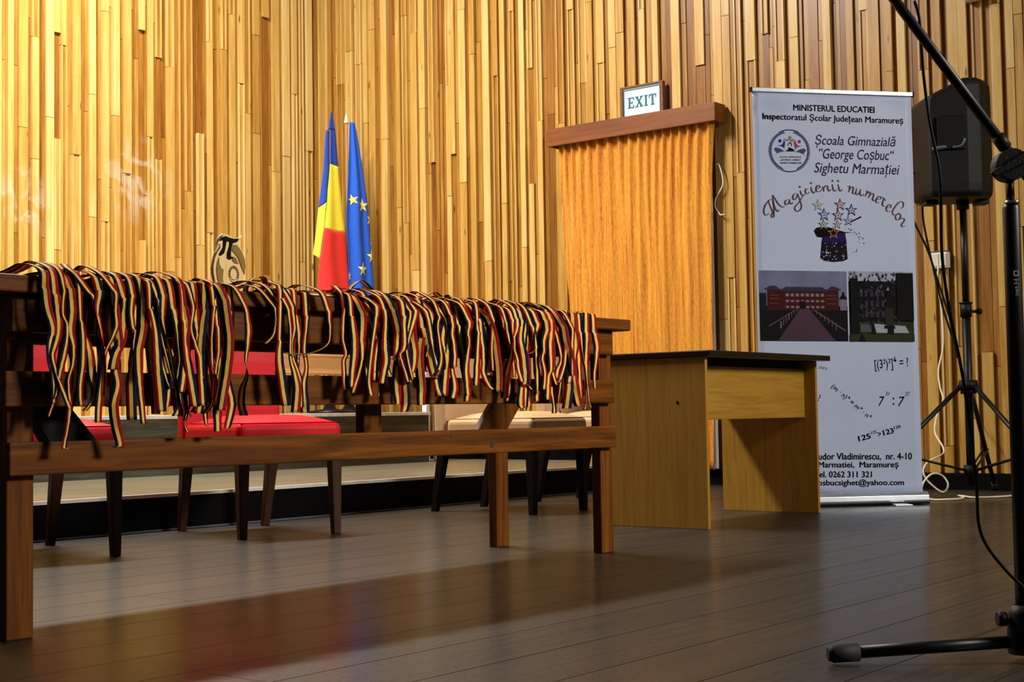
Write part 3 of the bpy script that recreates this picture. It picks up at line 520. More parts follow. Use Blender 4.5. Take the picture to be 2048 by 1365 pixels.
HATBRIM= [(-1101, 13199), (-980, 13351), (-705, 13408), (-314, 13371), (113, 13239), (464, 13145), (857, 13145), (581, 13107), (384, 13107), (-127, 13049), (-405, 12935), (-680, 12878), (-953, 12916)]
HAT= [(-637, 13011), (464, 13126), (511, 12709), (552, 11838), (346, 11744), (-165, 11695), (-633, 11764), (-817, 11896), (-724, 12708)]
WAND= [(473, 13467), (435, 13505), (1254, 13924), (1319, 13868)]
ROL= [(7467, 2706), (7434, 2564), (7412, 2311), (7386, 2149), (7358, 1999), (7328, 1783), (7303, 1641), (7321, 1480), (7323, 1380)]
ROR= [(7479, 2708), (7509, 2575), (7537, 2304), (7551, 2168), (7573, 1987), (7594, 1824), (7608, 1670), (7622, 1500), (7628, 1397)]
ROF= [(7454, 2567), (7440, 2303), (7409, 2107), (7400, 2026), (7375, 1832), (7350, 1695), (7336, 1604), (7327, 1481), (7323, 1380)]
EUL= [(7651, 2653), (7639, 2478), (7624, 2246), (7605, 2014), (7603, 1864), (7621, 1671), (7628, 1397)]
EUR= [(7706, 2661), (7746, 2493), (7795, 2243), (7835, 2037), (7855, 1829), (7872, 1691), (7906, 1413)]
EUS= [(7659, 2071), (7759, 2039), (7843, 1939), (7849, 1663), (7745, 1557), (7619, 1502), (7862, 1783)] 
TR_out= [(25270, 9260), (25300, 9340), (25350, 9430), (25430, 9520), (25540, 9570), (25680, 9560), (25860, 9490), (26020, 9480), (26130, 9530), (26190, 9580), (26160, 9490), (26050, 9350), (26130, 9260), (26230, 9110), (26290, 8920), (26310, 8730), (26280, 8540), (26230, 8410), (26140, 8080), (25380, 8040), (25260, 8160), (25190, 8310), (25150, 8460), (25140, 8620), (25190, 8840), (25250, 9030), (25330, 9150), (25430, 9280), (25310, 9280)]
TR_pibar= [(25400, 9370), (25460, 9470), (25580, 9500), (25700, 9470), (25860, 9450), (26040, 9480), (25980, 9380), (25860, 9350), (25700, 9380), (25570, 9400), (25470, 9390)]
TR_pil= [(25530, 9400), (25610, 9400), (25570, 9200), (25520, 9040), (25430, 8970), (25370, 9000), (25420, 9080), (25510, 9200)]
TR_pir= [(25750, 9380), (25830, 9370), (25780, 9200), (25750, 9040), (25760, 8960), (25870, 8960), (25790, 8900), (25710, 8890), (25650, 8940), (25660, 9070), (25720, 9230)]
TR_olr= [(25870, 9290), (25980, 9300), (26150, 9140), (26260, 8920), (26280, 8730), (26250, 8520), (26170, 8660), (26020, 8970), (25820, 9140)]
TR_olm= [(25860, 8950), (25940, 8960), (26040, 8790), (25920, 8800), (25830, 8870)]
TR_oll= [(25370, 8920), (25380, 8730), (25450, 8630), (25520, 8600), (25500, 8490), (25490, 8340), (25520, 8210), (25380, 8180), (25310, 8350), (25280, 8580), (25310, 8790)]
TR_dk= [(25280, 9260), (25330, 9400), (25430, 9500), (25540, 9550), (25430, 9460), (25340, 9320), (25300, 9260)]
TR_dk2= [(25300, 9040), (25220, 8880), (25170, 8650), (25180, 8470), (25230, 8250), (25270, 8180), (25250, 8160), (25190, 8310), (25140, 8490), (25140, 8650), (25190, 8860), (25250, 9030), (25350, 9150), (25420, 9250), (25410, 9170)]
# ------------------------------------------------------------------ tricolour medal ribbons draped over the table's front edge
EDGE_Y, TOP_Z = 2.69, 0.771
rg = random.Random(21)
def ribbon_mesh(path, width, flip):
    """path: list of (Vector point, Vector width direction); three stripes across, 1 mm thick"""
    b = MB(); cols = (2, 1, 0) if flip else (0, 1, 2); st = (-0.5, -0.17, 0.17, 0.5)
    n = len(path)
    for i, (p, wv) in enumerate(path):
        q0 = path[max(i-1, 0)][0]; q1 = path[min(i+1, n-1)][0]; tg = (q1-q0).normalized()
        nn = tg.cross(wv); nn = nn.normalized()*0.0005 if nn.length > 1e-6 else Vector((0, 0.0005, 0))
        for s_ in (1, -1):
            for k in range(4): b.v.append(tuple(p + wv*(st[k]*width) + nn*s_))
    for i in range(n-1):
        a = i*8; c = a+8
        for k in range(3):
            b.face([a+k, a+k+1, c+k+1, c+k], cols[k], True); b.face([a+4+k+1, a+4+k, c+4+k, c+4+k+1], cols[k], True)
        b.face([a, c, c+4, a+4], cols[0]); b.face([a+3, a+7, c+7, c+3], cols[2])
    for a in (0, (n-1)*8):
        for k in range(3): b.face([a+k, a+k+1, a+5+k, a+4+k], cols[k])
    return b
RIB = (NAVY, YEL, RED)
items = []                                   # (edge x, lowest z, object)
def view_frame(x, y):
    v = Vector((x, y, 0)).normalized(); return Vector((v.y, -v.x, 0)), v      # across the view, along the view
def hang(row, flip, back=0.0, hump=None):
    """row: (x mm, z mm, visible width %), traced in the plane of the hanging strands"""
    pts = [(x/1000, z/1000, w_/100) for x, z, w_ in row]
    ex, w0 = pts[0][0], pts[0][2]
    body = smooth([(x, z, w_) for x, z, w_ in pts[1:]], 5)
    hgt = rg.uniform(0.006, 0.034) if hump is None else hump
    yp = 2.671 + back; L_ = rg.uniform(0.07, 0.26); dx = rg.uniform(-0.04, 0.05)
    top = [(ex+dx*1.4, EDGE_Y+L_+0.05, TOP_Z+0.002+rg.uniform(0, 0.006)), (ex+dx, EDGE_Y+L_*0.6, TOP_Z+0.004+hgt*0.6), (ex+dx*0.4, EDGE_Y+L_*0.25+0.01, TOP_Z+0.004+hgt),
           (ex, EDGE_Y+0.004, TOP_Z+0.004+hgt*0.65), (ex+(pts[1][0]-ex)*0.35, yp+0.004, TOP_Z-0.002+hgt*0.25)]
    x1, z1, w1 = body[0]
    if z1 > 0.752: body = body[3:]
    full = smooth(top + [(body[0][0], yp, body[0][1])], 4)
    path = []; nt_ = len(full)
    for i, p in enumerate(full):
        s_ = i/(nt_-1); a, v = view_frame(p[0], p[1])
        flat = Vector((1, 0, 0)); th = math.acos(max(-1, min(1, body[0][2])))
        hv = a*cos(th) + v*sin(th)*0.9
        k = max(0, (s_-0.6)/0.4); wv = (flat*(1-k) + hv*k); wv.normalize()
        path.append((Vector(p), wv))
    sg = rg.choice((1, -1))
    for x, z, w_ in body[1:]:
        a, v = view_frame(x, yp); th = math.acos(max(-1, min(1, w_)))
        yy = yp - 0.004 + rg.uniform(-0.0006, 0.0006)
        path.append((Vector((x, yy, z)), (a*cos(th) + v*sin(th)*0.9).normalized()))
    wd = 0.022 + 0.009*max(0, min(1, (ex-1.8)/1.9))
    o = ribbon_mesh(path, wd, flip).build('medal_ribbon', RIB)
    items.append((ex, min(p[1] for p in body), o))
    return o
for k, (col, row) in enumerate(RIBBONS):
    hang(row, col == 'R', back=rg.uniform(-0.012, 0.004))
# more strands of the same bunches, lying behind the front ones
for x0, x1, n, z0, z1 in ((1.80, 2.30, 15, 0.40, 0.56), (2.12, 2.22, 5, 0.42, 0.50), (2.48, 2.56, 3, 0.46, 0.58), (2.72, 3.18, 17, 0.46, 0.60), (3.26, 3.82, 21, 0.46, 0.58)):
    for k in range(n):
        x = x0 + (x1-x0)*(k+rg.random())/n; zb = rg.uniform(z0, z1); row = []; xx = x; w_ = rg.choice((0.3, 0.45, 0.6, 0.8, 0.95))
        z = 0.766
        while z > zb:
            row.append((xx*1000, z*1000, w_*100)); z -= 0.045; xx += rg.uniform(-0.012, 0.013); w_ = max(-1, min(1, w_ + rg.uniform(-0.35, 0.35)))
        row.append((xx*1000, zb*1000, w_*100))
        if len(row) > 3: hang(row, rg.random() < 0.45, back=rg.uniform(0.004, 0.016), hump=rg.uniform(0.002, 0.016))
ONES = ['', 'first', 'second', 'third', 'fourth', 'fifth', 'sixth', 'seventh', 'eighth', 'ninth', 'tenth', 'eleventh', 'twelfth', 'thirteenth', 'fourteenth', 'fifteenth', 'sixteenth', 'seventeenth', 'eighteenth', 'nineteenth']
CARD = ['', '', 'twenty', 'thirty', 'forty', 'fifty', 'sixty', 'seventy', 'eighty', 'ninety']
TENS = ['', '', 'twentieth', 'thirtieth', 'fortieth', 'fiftieth', 'sixtieth', 'seventieth', 'eightieth', 'ninetieth']
def ordinal(n):
    if n < 20: return ONES[n]
    if n < 100: return TENS[n//10] if n % 10 == 0 else CARD[n//10] + '-' + ONES[n % 10]
    if n == 100: return 'hundredth'
    return 'hundred-and-' + ordinal(n-100)
GRP = 'tricolour medal ribbons over the table edge'
items.sort(key=lambda q: q[0])
BUN = ((0, 2.40, 'left bunch'), (2.40, 2.70, 'sparse middle'), (2.70, 3.22, 'middle bunch'), (3.22, 9, 'right bunch'))
for x0, x1, nm in BUN:
    sub = [q for q in items if x0 <= q[0] < x1]
    for k, (x, z, o) in enumerate(sub):
        ln = 'ending below middle rail' if z < 0.485 else 'ending on middle rail' if z < 0.57 else 'ending above middle rail'
        where = 'in the ' + nm
        tag(o, 'tricolour medal ribbon, %s from left %s, %s' % (ordinal(k+1), where, ln), 'ribbon', GRP)
# standing curls and folded ends on the tabletop
def lay(pts, wds, label, width=0.026, flip=False, k=6):
    p = smooth(pts, k); q = smooth(wds, k)
    o = ribbon_mesh([(Vector(a), Vector(c_).normalized()) for a, c_ in zip(p, q)], width, flip).build('medal_ribbon', RIB)
    return tag(o, label, 'ribbon', GRP)
yv = (0.2, 1, 0)
lay([(2.36, 2.80, 0.776), (2.41, 2.76, 0.777), (2.445, 2.74, 0.779), (2.462, 2.735, 0.800), (2.445, 2.73, 0.814), (2.418, 2.735, 0.806), (2.408, 2.745, 0.786), (2.425, 2.76, 0.776), (2.50, 2.80, 0.776)], [yv]*9, 'blue yellow red medal ribbon curled into an upright ring beside the wooden plaque', flip=True)
lay([(2.52, 2.75, 0.774), (2.56, 2.72, 0.779), (2.63, 2.715, 0.781), (2.68, 2.72, 0.779), (2.69, 2.75, 0.775)], [(0, 0.75, 0.66)]*5, 'blue yellow red medal ribbon folded flat along the table edge, upper layer of the fold', 0.022, True)
lay([(2.51, 2.735, 0.774), (2.57, 2.704, 0.776), (2.64, 2.703, 0.777), (2.68, 2.705, 0.778)], [(0, 0.8, 0.6)]*4, 'blue yellow red medal ribbon lying flat on the table edge, lowest layer of the fold', 0.022, False)
lay([(2.70, 2.80, 0.776), (2.745, 2.75, 0.780), (2.772, 2.735, 0.812), (2.805, 2.735, 0.826), (2.845, 2.74, 0.808), (2.87, 2.74, 0.786), (2.91, 2.75, 0.779)], [yv]*7, 'blue yellow red medal ribbon arching up in a loop in front of the blue flag', flip=False)
lay([(2.90, 2.76, 0.780), (2.93, 2.74, 0.795), (2.975, 2.73, 0.800), (3.01, 2.74, 0.795), (3.06, 2.78, 0.790)], [yv]*5, 'blue yellow red medal ribbon humped over the pile just right of the blue flag', flip=True)
lay([(3.07, 2.78, 0.790), (3.10, 2.74, 0.812), (3.12, 2.73, 0.802), (3.15, 2.73, 0.806), (3.19, 2.75, 0.782)], [yv]*5, 'blue yellow red medal ribbon with short curl on top of the middle pile', flip=False)
lay([(3.20, 2.76, 0.775), (3.24, 2.73, 0.795), (3.30, 2.725, 0.800), (3.35, 2.74, 0.778)], [yv]*4, 'blue yellow red medal ribbon bowed over the gap before the right bunch', flip=True)
lay([(3.42, 2.75, 0.778), (3.45, 2.72, 0.798), (3.51, 2.715, 0.802), (3.56, 2.72, 0.785)], [yv]*4, 'blue yellow red medal ribbon with red edge bowed over the right bunch', flip=True)
# ------------------------------------------------------------------ roll-up banner
BX, BY, BYAW = 6.430, 3.087, -0.766
t = thing('rollup_banner', 'white roll-up school banner with blue emblem and two photographs, standing by the right wall', 'banner', (BX, BY, 0), BYAW)
tilt = lambda s_: -0.0158*s_
pf = lambda s_, z, d: (s_, -0.004 - d, z)                # print plane; traced points already carry the slight tilt
pv = lambda s_, z, d: (s_, -0.004 - d, z + tilt(s_))     # level points tilted with the banner
b = MB(); nx, nz = 24, 60
for j in range(nz+1):
    z = 0.062 + (1.995-0.062)*j/nz
    for i in range(nx+1):
        s_ = -0.4 + 0.8*i/nx
        dent = 0.006*math.exp(-((s_+0.33)/0.07)**2 - ((z-1.90)/0.035)**2) + 0.006*math.exp(-((s_-0.30)/0.08)**2 - ((z-1.935)/0.03)**2)
        b.v.append((s_, -0.0035 + dent, z + tilt(s_)))
for j in range(nz):
    for i in range(nx):
        k = j*(nx+1)+i; b.face([k, k+1, k+nx+2, k+nx+1], 0, True)
o = b.build('print_panel', VINYL, t); so = o.modifiers.new('thickness', 'SOLIDIFY'); so.thickness = 0.0015; so.offset = -1
b = MB(); b.hexa([(-0.403, -0.012, 1.986+tilt(-0.403)), (0.407, -0.012, 1.986+tilt(0.407)), (0.407, 0.008, 1.986+tilt(0.407)), (-0.403, 0.008, 1.986+tilt(-0.403))], [(-0.403, -0.012, 2.008+tilt(-0.403)), (0.407, -0.012, 2.008+tilt(0.407)), (0.407, 0.008, 2.008+tilt(0.407)), (-0.403, 0.008, 2.008+tilt(-0.403))]); b.build('top_rail', ALU, t, bevel=0.003)
for s_ in (-0.4065, 0.4105):
    b = MB(); b.box(s_-0.0033, s_+0.0033, -0.013, 0.009, 1.985+tilt(s_), 2.009+tilt(s_)); b.build('end_cap', BLACK, t, bevel=0.001)
b = MB()
pr_ = [(-0.045, 0.012), (-0.05, 0.022), (-0.046, 0.045), (-0.03, 0.06), (0.03, 0.06), (0.045, 0.045), (0.05, 0.022), (0.045, 0.012)]
b.prism([(y, z) for y, z in pr_], lambda a, c, d: (d, a, c), -0.412, 0.414); b.build('base_cassette', ALU, t, bevel=0.002)
b = MB(); b.box(-0.412, 0.414, -0.052, 0.05, 0.004, 0.0118); b.build('base_strip', BLACK, t, bevel=0.001)
b = MB(); b.hexa([(0.215, -0.12, 0.0), (0.30, -0.12, 0.0), (0.29, -0.045, 0.0), (0.225, -0.045, 0.0)], [(0.215, -0.12, 0.005), (0.30, -0.12, 0.005), (0.29, -0.045, 0.010), (0.225, -0.045, 0.010)]); b.build('swivel_foot', ALU, t, bevel=0.001)
b = MB(); b.hexa([(-0.29, -0.12, 0.0), (-0.205, -0.12, 0.0), (-0.215, -0.045, 0.0), (-0.28, -0.045, 0.0)], [(-0.29, -0.12, 0.005), (-0.205, -0.12, 0.005), (-0.215, -0.045, 0.010), (-0.28, -0.045, 0.010)]); b.build('swivel_foot', ALU, t, bevel=0.001)
b = MB(); b.tube([(0.0, 0.012, 0.06), (0.0, 0.012, 1.99)], 0.008); b.build('support_pole', ALU, t)

# lettering
D = 0.0006
def line(mat, *segs, name='printed_line'):
    b = MB()
    for body, pl, pr, h, bold, shear in segs: letter(b, body, pl, pr, h, pf, D, 0, bold, shear)
    return b.build(name, mat, t)
line(INK, ('MINISTERUL EDUCATIEI', (-0.197, 1.919), (0.213, 1.9125), 0.031, 0.02, 0))
line(INK, ('Inspectoratul \u0218colar Jude\u021bean Maramure\u0219', (-0.350, 1.872), (0.357, 1.857), 0.043, 0.017, 0))
line(INKN, ('\u0218coala Gimnazial\u0103', (-0.092, 1.757), (0.315, 1.751), 0.066, 0.006, 0.22))
line(INKN, ('\u201dGeorge Co\u0219buc\u201c', (-0.075, 1.688), (0.305, 1.682), 0.066, 0.006, 0.22))
line(INKN, ('Sighetu Marma\u021biei', (-0.100, 1.620), (0.331, 1.612), 0.066, 0.006, 0.22))
SUM = 'printed_sum'
line(INK, ('[(3\u00b2)\u00b3]\u2074 = ?', (0.176, 0.672), (0.346, 0.682), 0.066, 0.004, 0), name=SUM)
line(INK, ('7', (0.190, 0.497), (0.221, 0.4965), 0.046, 0.002, 0.25), ('31', (0.226, 0.533), (0.247, 0.5325), 0.018, 0.004, 0.25), (':', (0.262, 0.4955), (0.270, 0.4953), 0.036, 0.006, 0), ('7', (0.289, 0.4945), (0.323, 0.494), 0.046, 0.002, 0.25), ('27', (0.325, 0.531), (0.349, 0.5305), 0.018, 0.004, 0.25), name=SUM)
line(INK, ('(m \u00b7 n)\u02e3 = m\u02e3 \u00b7 n\u02e3', (-0.040, 0.574), (0.148, 0.413), 0.032, 0.012, 0.15), name=SUM)
line(INK, ('125', (0.083, 0.318), (0.146, 0.332), 0.027, 0.03, 0), ('115', (0.149, 0.345), (0.174, 0.351), 0.015, 0.02, 0), ('>', (0.181, 0.338), (0.198, 0.342), 0.020, 0.02, 0), ('123', (0.208, 0.344), (0.262, 0.356), 0.027, 0.03, 0), ('120', (0.264, 0.367), (0.297, 0.375), 0.015, 0.02, 0), name=SUM)
line(INKN, ('2003', (-0.108, 0.665), (-0.062, 0.655), 0.012, 0, 0.2), name=SUM); line(INKN, ('2003', (-0.335, 0.713), (-0.290, 0.722), 0.012, 0, 0.2), name=SUM); line(INKN, ('?', (-0.112, 0.517), (-0.098, 0.516), 0.030, 0, 0.2), name=SUM)
line(INK, ('Tudor Vladimirescu,  nr. 4-10', (-0.144, 0.236), (0.351, 0.228), 0.038, 0.025, 0))
line(INK, ('Marmatiei,  Maramure\u0219', (-0.119, 0.194), (0.282, 0.187), 0.038, 0.025, 0))
line(INK, ('Tel. 0262 311 321', (-0.140, 0.153), (0.147, 0.147), 0.030, 0.025, 0))
line(INK, ('cosbucsighet@yahoo.com', (-0.142, 0.110), (0.307, 0.102), 0.038, 0.025, 0))
# arched script title: pen strokes, thick on the downstroke
for part in (SCRIPT[:17], SCRIPT[17:]):
    b = MB()
    for sgm in part:
        q = smooth([(x/1e4, z/1e4) for x, z in sgm], 5)
        stroke(b, q, lambda s_, tx, ty: (0.0030 + 0.0062*abs(ty)**1.2)*(0.55+0.45*sin(PI*min(1, max(0, s_)))), pf, D)
    if part[0] == SCRIPT[0]:
        for x, z in SCRIPT_DOTS: disc(b, x/1e4, z/1e4, 0.0052, pf, D, D+0.0003, 0, 12)
    b.build('title_word', INKM, t)
# round school emblem
b = MB(); ex_, ez = -0.2215, 1.7065; RR = 0.103
for sgn in (-1, 1):
    for k in range(21):
        a = R(-68 + 138*k/20); cx, cz = ex_ + sgn*RR*0.93*cos(a), ez + RR*0.93*sin(a)
        ta = (a + PI/2) if sgn > 0 else (PI - a - PI/2)
        for off in (0.55, -0.55):
            dirn = ta + off*(1 if sgn > 0 else 1)
            disc(b, cx + 0.006*cos(dirn), cz + 0.006*sin(dirn), 0.0088, pf, D, D+0.0003, 1, 8, 0.0027, dirn)
stroke(b, [(ex_ + RR*cos(R(a)), ez + RR*sin(R(a))) for a in range(62, 119, 4)], 0.006, pf, D, 1)
stroke(b, [(ex_ + RR*0.97*cos(R(a)), ez + RR*0.97*sin(R(a))) for a in range(248, 293, 4)], 0.006, pf, D, 1)
ep = lambda x, y: (ex_ + (x-662)/1365*0.2964, ez - (y-705)/1365*0.2964)
for poly, mi in (([(310, 660), (345, 625), (440, 645), (540, 705), (450, 725), (375, 755)], 1), ([(1045, 685), (1000, 640), (910, 660), (815, 712), (900, 730), (985, 765)], 1),
                 ([(390, 580), (480, 570), (530, 510), (540, 430), (568, 520), (545, 640), (490, 600)], 2), ([(950, 600), (860, 580), (815, 520), (800, 440), (770, 520), (800, 670), (850, 610)], 3),
                 ([(560, 420), (600, 440), (680, 450), (760, 430), (770, 480), (740, 500), (660, 470), (590, 490)], 4), ([(565, 700), (640, 660), (640, 620), (720, 640), (795, 700), (680, 712)], 0), ([(620, 580), (640, 520), (680, 503), (720, 540), (722, 590), (706, 590), (700, 540), (660, 525), (640, 560), (650, 580)], 0)):
    b.prism([ep(*p) for p in poly], pf, D, D+0.0003, mi)
for x, y, r_, mi in ((450, 478, 38, 2), (895, 490, 38, 3), (680, 405, 40, 4)): disc(b, *ep(x, y), r_/1365*0.2964, pf, D, D+0.0003, mi, 14)
for y, tx in ((835, '\u0218COALA GIMNAZIAL\u0102'), (905, '\u201eGEORGE CO\u0218BUC\u201d'), (975, 'SIGHETU MARMA\u021aIEI')): letter(b, tx, ep(440, y), ep(930, y), 0.0115, pf, D+0.0002, 0, 0.01)
stroke(b, [ep(310+360*(1-cos(R(a))), 830-118*sin(R(a))) for a in range(10, 171, 8)], 0.0012, pf, D, 5)
b.build('school_emblem', [INK, INKN, ink('print_blue', (40, 62, 160)), ink('print_pink', (196, 74, 116)), ink('print_tan', (176, 160, 122)), ink('print_lilac', (150, 150, 190))], t)
# hat with stars
b = MB()
b.prism([(x/1e4, z/1e4) for x, z in HAT], pf, D, D+0.0003, 0); b.prism([(x/1e4, z/1e4) for x, z in HATBRIM], pf, D+0.0003, D+0.0006, 1); b.prism([(x/1e4, z/1e4) for x, z in WAND], pf, D, D+0.0003, 1)
b.prism([(-0.064, 1.300), (0.044, 1.312), (0.050, 1.274), (0.0, 1.262), (-0.068, 1.268)], pf, D+0.0002, D+0.0005, 2)
hr = random.Random(4)
for k in range(44):
    zz = 1.182 + 0.085*hr.random(); xx = -0.074 + 0.120*hr.random() + (zz-1.22)*0.1
    disc(b, xx, zz - 0.006, hr.choice((0.0012, 0.0018, 0.0026, 0.0034)), pf, D+0.0004, D+0.0006, 3, 8)
for k in range(26):
    a = hr.random(); xx = 0.055 + 0.075*sin(a*3) + hr.uniform(-0.02, 0.02); zz = 1.335 - 0.13*a
    disc(b, xx, zz, hr.choice((0.0009, 0.0014, 0.0022, 0.003)), pf, D, D+0.0003, 1, 8)
cols = dict(pale=4, red=5, navy=6, blue=7, brown=8, lilac=9, green=10, pink=11, orange=12)
for nme, x, z, r_ in STARS:
    x, z, r_ = x/1e4, z/1e4, r_/1e4*1.05
    b.prism(starpoly(x, z, r_, 0.40), pf, D+0.0006, D+0.0009, cols[nme]); b.prism(starpoly(x, z, r_*0.66, 0.40), pf, D+0.0010, D+0.0012, 1 if nme == 'orange' else 13); disc(b, x, z, r_*0.10, pf, D+0.0012, D+0.0014, 1, 8)
b.build('hat_illustration', [ink('hat_black', (20, 14, 34)), INK, ink('hat_violet', (44, 24, 110)), ink('spark_white', (232, 226, 232)), ink('star_pale', (178, 184, 176)), ink('star_red', (150, 36, 44)), ink('star_navy', (30, 44, 110)), ink('star_blue', (30, 72, 170)), ink('star_brown', (110, 44, 40)), ink('star_lilac', (140, 150, 200)), ink('star_green', (110, 140, 70)), ink('star_pink', (160, 100, 140)), ink('star_orange', (214, 140, 92)), ink('star_white', (214, 220, 238))], t)
# two photographs
def photo(name, x0, x1, z0, z1, mats, shapes):
    b = MB()
    sl = lambda x: -0.0145*(x-x0)
    f = lambda a, c, d: (x0 + a*(x1-x0), -0.004-d, z0 + c*(z1-z0) + sl(x0 + a*(x1-x0)))
    b.prism([(0, 0), (1, 0), (1, 1), (0, 1)], f, 0.0004, 0.0007, 0)
    for k, (mi, poly) in enumerate(shapes): b.prism(poly, f, 0.0007+0.00002*k, 0.0009+0.00002*k, mi)
    return b.build(name, mats, t)
hr = random.Random(9); sh = []
sky, roof, brick, band, dark, path_, hedge, glassw = range(8)
def rc(x0, x1, y0, y1): return [(x0, y0), (x1, y0), (x1, y1), (x0, y1)]
sh.append((dark, rc(0, 1, 0, 0.50))); sh.append((hedge, rc(0.0, 0.08, 0.44, 0.68)))
sh += [(brick, rc(0.09, 0.90, 0.44, 0.74)), (roof, [(0.06, 0.74), (0.13, 0.785), (0.19, 0.785), (0.24, 0.735), (0.24, 0.72), (0.06, 0.73)]), (roof, [(0.23, 0.71), (0.30, 0.77), (0.72, 0.77), (0.78, 0.71)]), (roof, [(0.76, 0.72), (0.82, 0.785), (0.87, 0.775), (0.93, 0.735), (0.92, 0.725)])]
for y in (0.60, 0.645, 0.53): sh.append((band, rc(0.12, 0.22, y, y+0.008))); sh.append((band, rc(0.76, 0.88, y, y+0.008)))
for r_, y in enumerate((0.635, 0.555, 0.47)):
    for k in range(8): sh.append((glassw, rc(0.30+k*0.057, 0.336+k*0.057, y, y+0.03+0.012*(r_ == 0))))
sh.append((dark, rc(0.46, 0.52, 0.46, 0.57)))
sh.append((path_, [(0.20, 0.0), (0.86, 0.0), (0.56, 0.46), (0.46, 0.46)]))
for k in range(9):
    y = 0.015 + 0.03*k; xl = 0.20+0.26*y/0.46; xr = 0.86-0.30*y/0.46
    sh.append((hedge, rc(xl, xr, y, y+0.003)))
for k in range(7):
    f = k/7; x = 0.42-0.22*f; sh.append((glassw if k % 3 == 0 else band, rc(x, x+0.006+0.008*f, 0.42-0.28*f, 0.47-0.22*f)))
    x = 0.60+0.30*f; sh.append((band, rc(x, x+0.006+0.008*f, 0.42-0.30*f, 0.47-0.24*f)))
sh.append((band, [(0.62, 0.43), (0.97, 0.14), (0.97, 0.16), (0.62, 0.45)])); sh.append((band, [(0.40, 0.43), (0.10, 0.20), (0.10, 0.215), (0.40, 0.445)]))
sh += [(glassw, rc(0.915, 0.99, 0.44, 0.60)), (dark, [(0.90, 0.60), (1.0, 0.60), (0.97, 0.66), (0.965, 0.70), (0.945, 0.70), (0.94, 0.66)])]
photo('school_photograph', -0.3905, 0.0475, 0.7925, 1.1305, [plain('photo_sky', (92, 98, 138), 0.45, var=0.3, vs=9), ink('photo_roof', (58, 58, 86)), ink('photo_brick', (80, 22, 20)), ink('photo_band', (128, 96, 92)), ink('photo_dark', (18, 18, 24)), ink('photo_path', (92, 66, 84)), ink('photo_hedge', (30, 28, 34)), ink('photo_window', (146, 140, 154))], sh)
sh = [(1, rc(0, 1, 0.16, 0.86)), (4, rc(0, 1, 0, 0.28))]
for k in range(150):
    x, y, q = hr.random(), hr.uniform(0.22, 0.98), hr.uniform(0.008, 0.03)
    if not (0.52 < x < 0.72 and y < 0.75): sh.append((hr.choice((1, 1, 2, 2, 3, 5)), [(max(0, x-q), y), (x, max(0, y-q*1.5)), (min(1, x+q*0.8), y), (x, min(1, y+q*hr.uniform(0.4, 2)))]))
for r_ in range(3):
    for k in range(4): sh.append((2, rc(0.24+0.085*k, 0.29+0.085*k, 0.34+0.15*r_, 0.43+0.15*r_)))
for k in range(60):
    x, y = hr.random(), hr.uniform(0.30, 1.0); a = hr.uniform(0.3, 2.8); l_ = hr.uniform(0.05, 0.22); w_ = hr.uniform(0.006, 0.02)
    c_, s_ = cos(a), sin(a); p = [(x, y), (x+c_*l_, y+s_*l_), (x+c_*l_+w_, y+s_*l_), (x+w_, y)]
    sh.append((hr.choice((2, 3, 1, 5)) if y < 0.82 else hr.choice((1, 2)), [(min(1, max(0, q[0])), min(1, max(0, q[1]))) for q in p]))
sh += [(1, rc(0.74, 1.0, 0.30, 0.98)), (1, rc(0.02, 0.14, 0.05, 0.9)), (6, [(0.36, 0.12), (0.92, 0.12), (0.86, 0.22), (0.38, 0.25)]), (3, [(0.16, 0.13), (0.34, 0.13), (0.30, 0.24), (0.16, 0.25)]), (5, rc(0.55, 0.68, 0.22, 0.48)), (1, [(0.56, 0.48), (0.69, 0.48), (0.66, 0.70), (0.62, 0.74), (0.58, 0.70)]), (1, rc(0.53, 0.70, 0.18, 0.225)), (1, rc(0.58, 0.68, 0.0, 0.19)), (6, [(0.58, 0.73), (0.62, 0.73), (0.61, 0.78)]), (1, [(0.33, 0.11), (0.41, 0.11), (0.37, 0.26)]), (4, rc(0.0, 1.0, 0.0, 0.10)), (1, [(0.12, 0.0), (0.25, 0.0), (0.18, 0.12)])]
photo('garden_photograph', 0.0560, 0.3800, 0.7870, 1.1255, [plain('photo_pale_sky', (150, 158, 190), 0.45, var=0.2, vs=20), ink('photo_black', (16, 16, 18)), ink('photo_branch', (66, 62, 84)), ink('photo_grey', (98, 100, 104)), ink('photo_grass', (56, 62, 34)), ink('photo_stone', (54, 50, 42)), ink('photo_snow', (196, 202, 214))], sh)
# ------------------------------------------------------------------ wooden plaque with the pi sign on the table
t = thing('award_plaque', 'cut-out wooden plaque with a black pi sign standing on the table', 'plaque', (2.57, 3.0, 0.771))
pl_ = lambda a, c, d: (a-2.57, -d, c-0.771)
def cut(tr): return [(x/1e4, z/1e4) for x, z in tr]
b = MB(); b.prism(cut([p if p[1] > 8150 else (p[0], 7714) for p in TR_out]), pl_, -0.006, 0.0); b.build('backing_board', PLY, t)
b = MB()
for tr in (TR_pibar, TR_pil, TR_pir): b.prism(cut(tr), pl_, 0.0003, 0.005)
b.build('pi_sign', BLK, t)
for tr in (TR_olr, TR_olm, TR_oll):
    b = MB(); b.prism(cut(tr), pl_, 0.0003, 0.0025); b.build('olive_inlay', OLIVE, t)
b = MB(); b.prism(cut(TR_dk2), pl_, 0.0003, 0.002); b.build('burnt_outline', BRN, t)
b = MB(); b.prism(cut(TR_dk), pl_, 0.0003, 0.002); b.build('burnt_outline', BRN, t)
b = MB()
for r_ in (0.0175, 0.0125): stroke(b, [(2.588 + r_*1.0*cos(R(a)), 0.850 + r_*1.25*sin(R(a))) for a in range(0, 361, 12)], 0.0014, pl_, 0.0012)
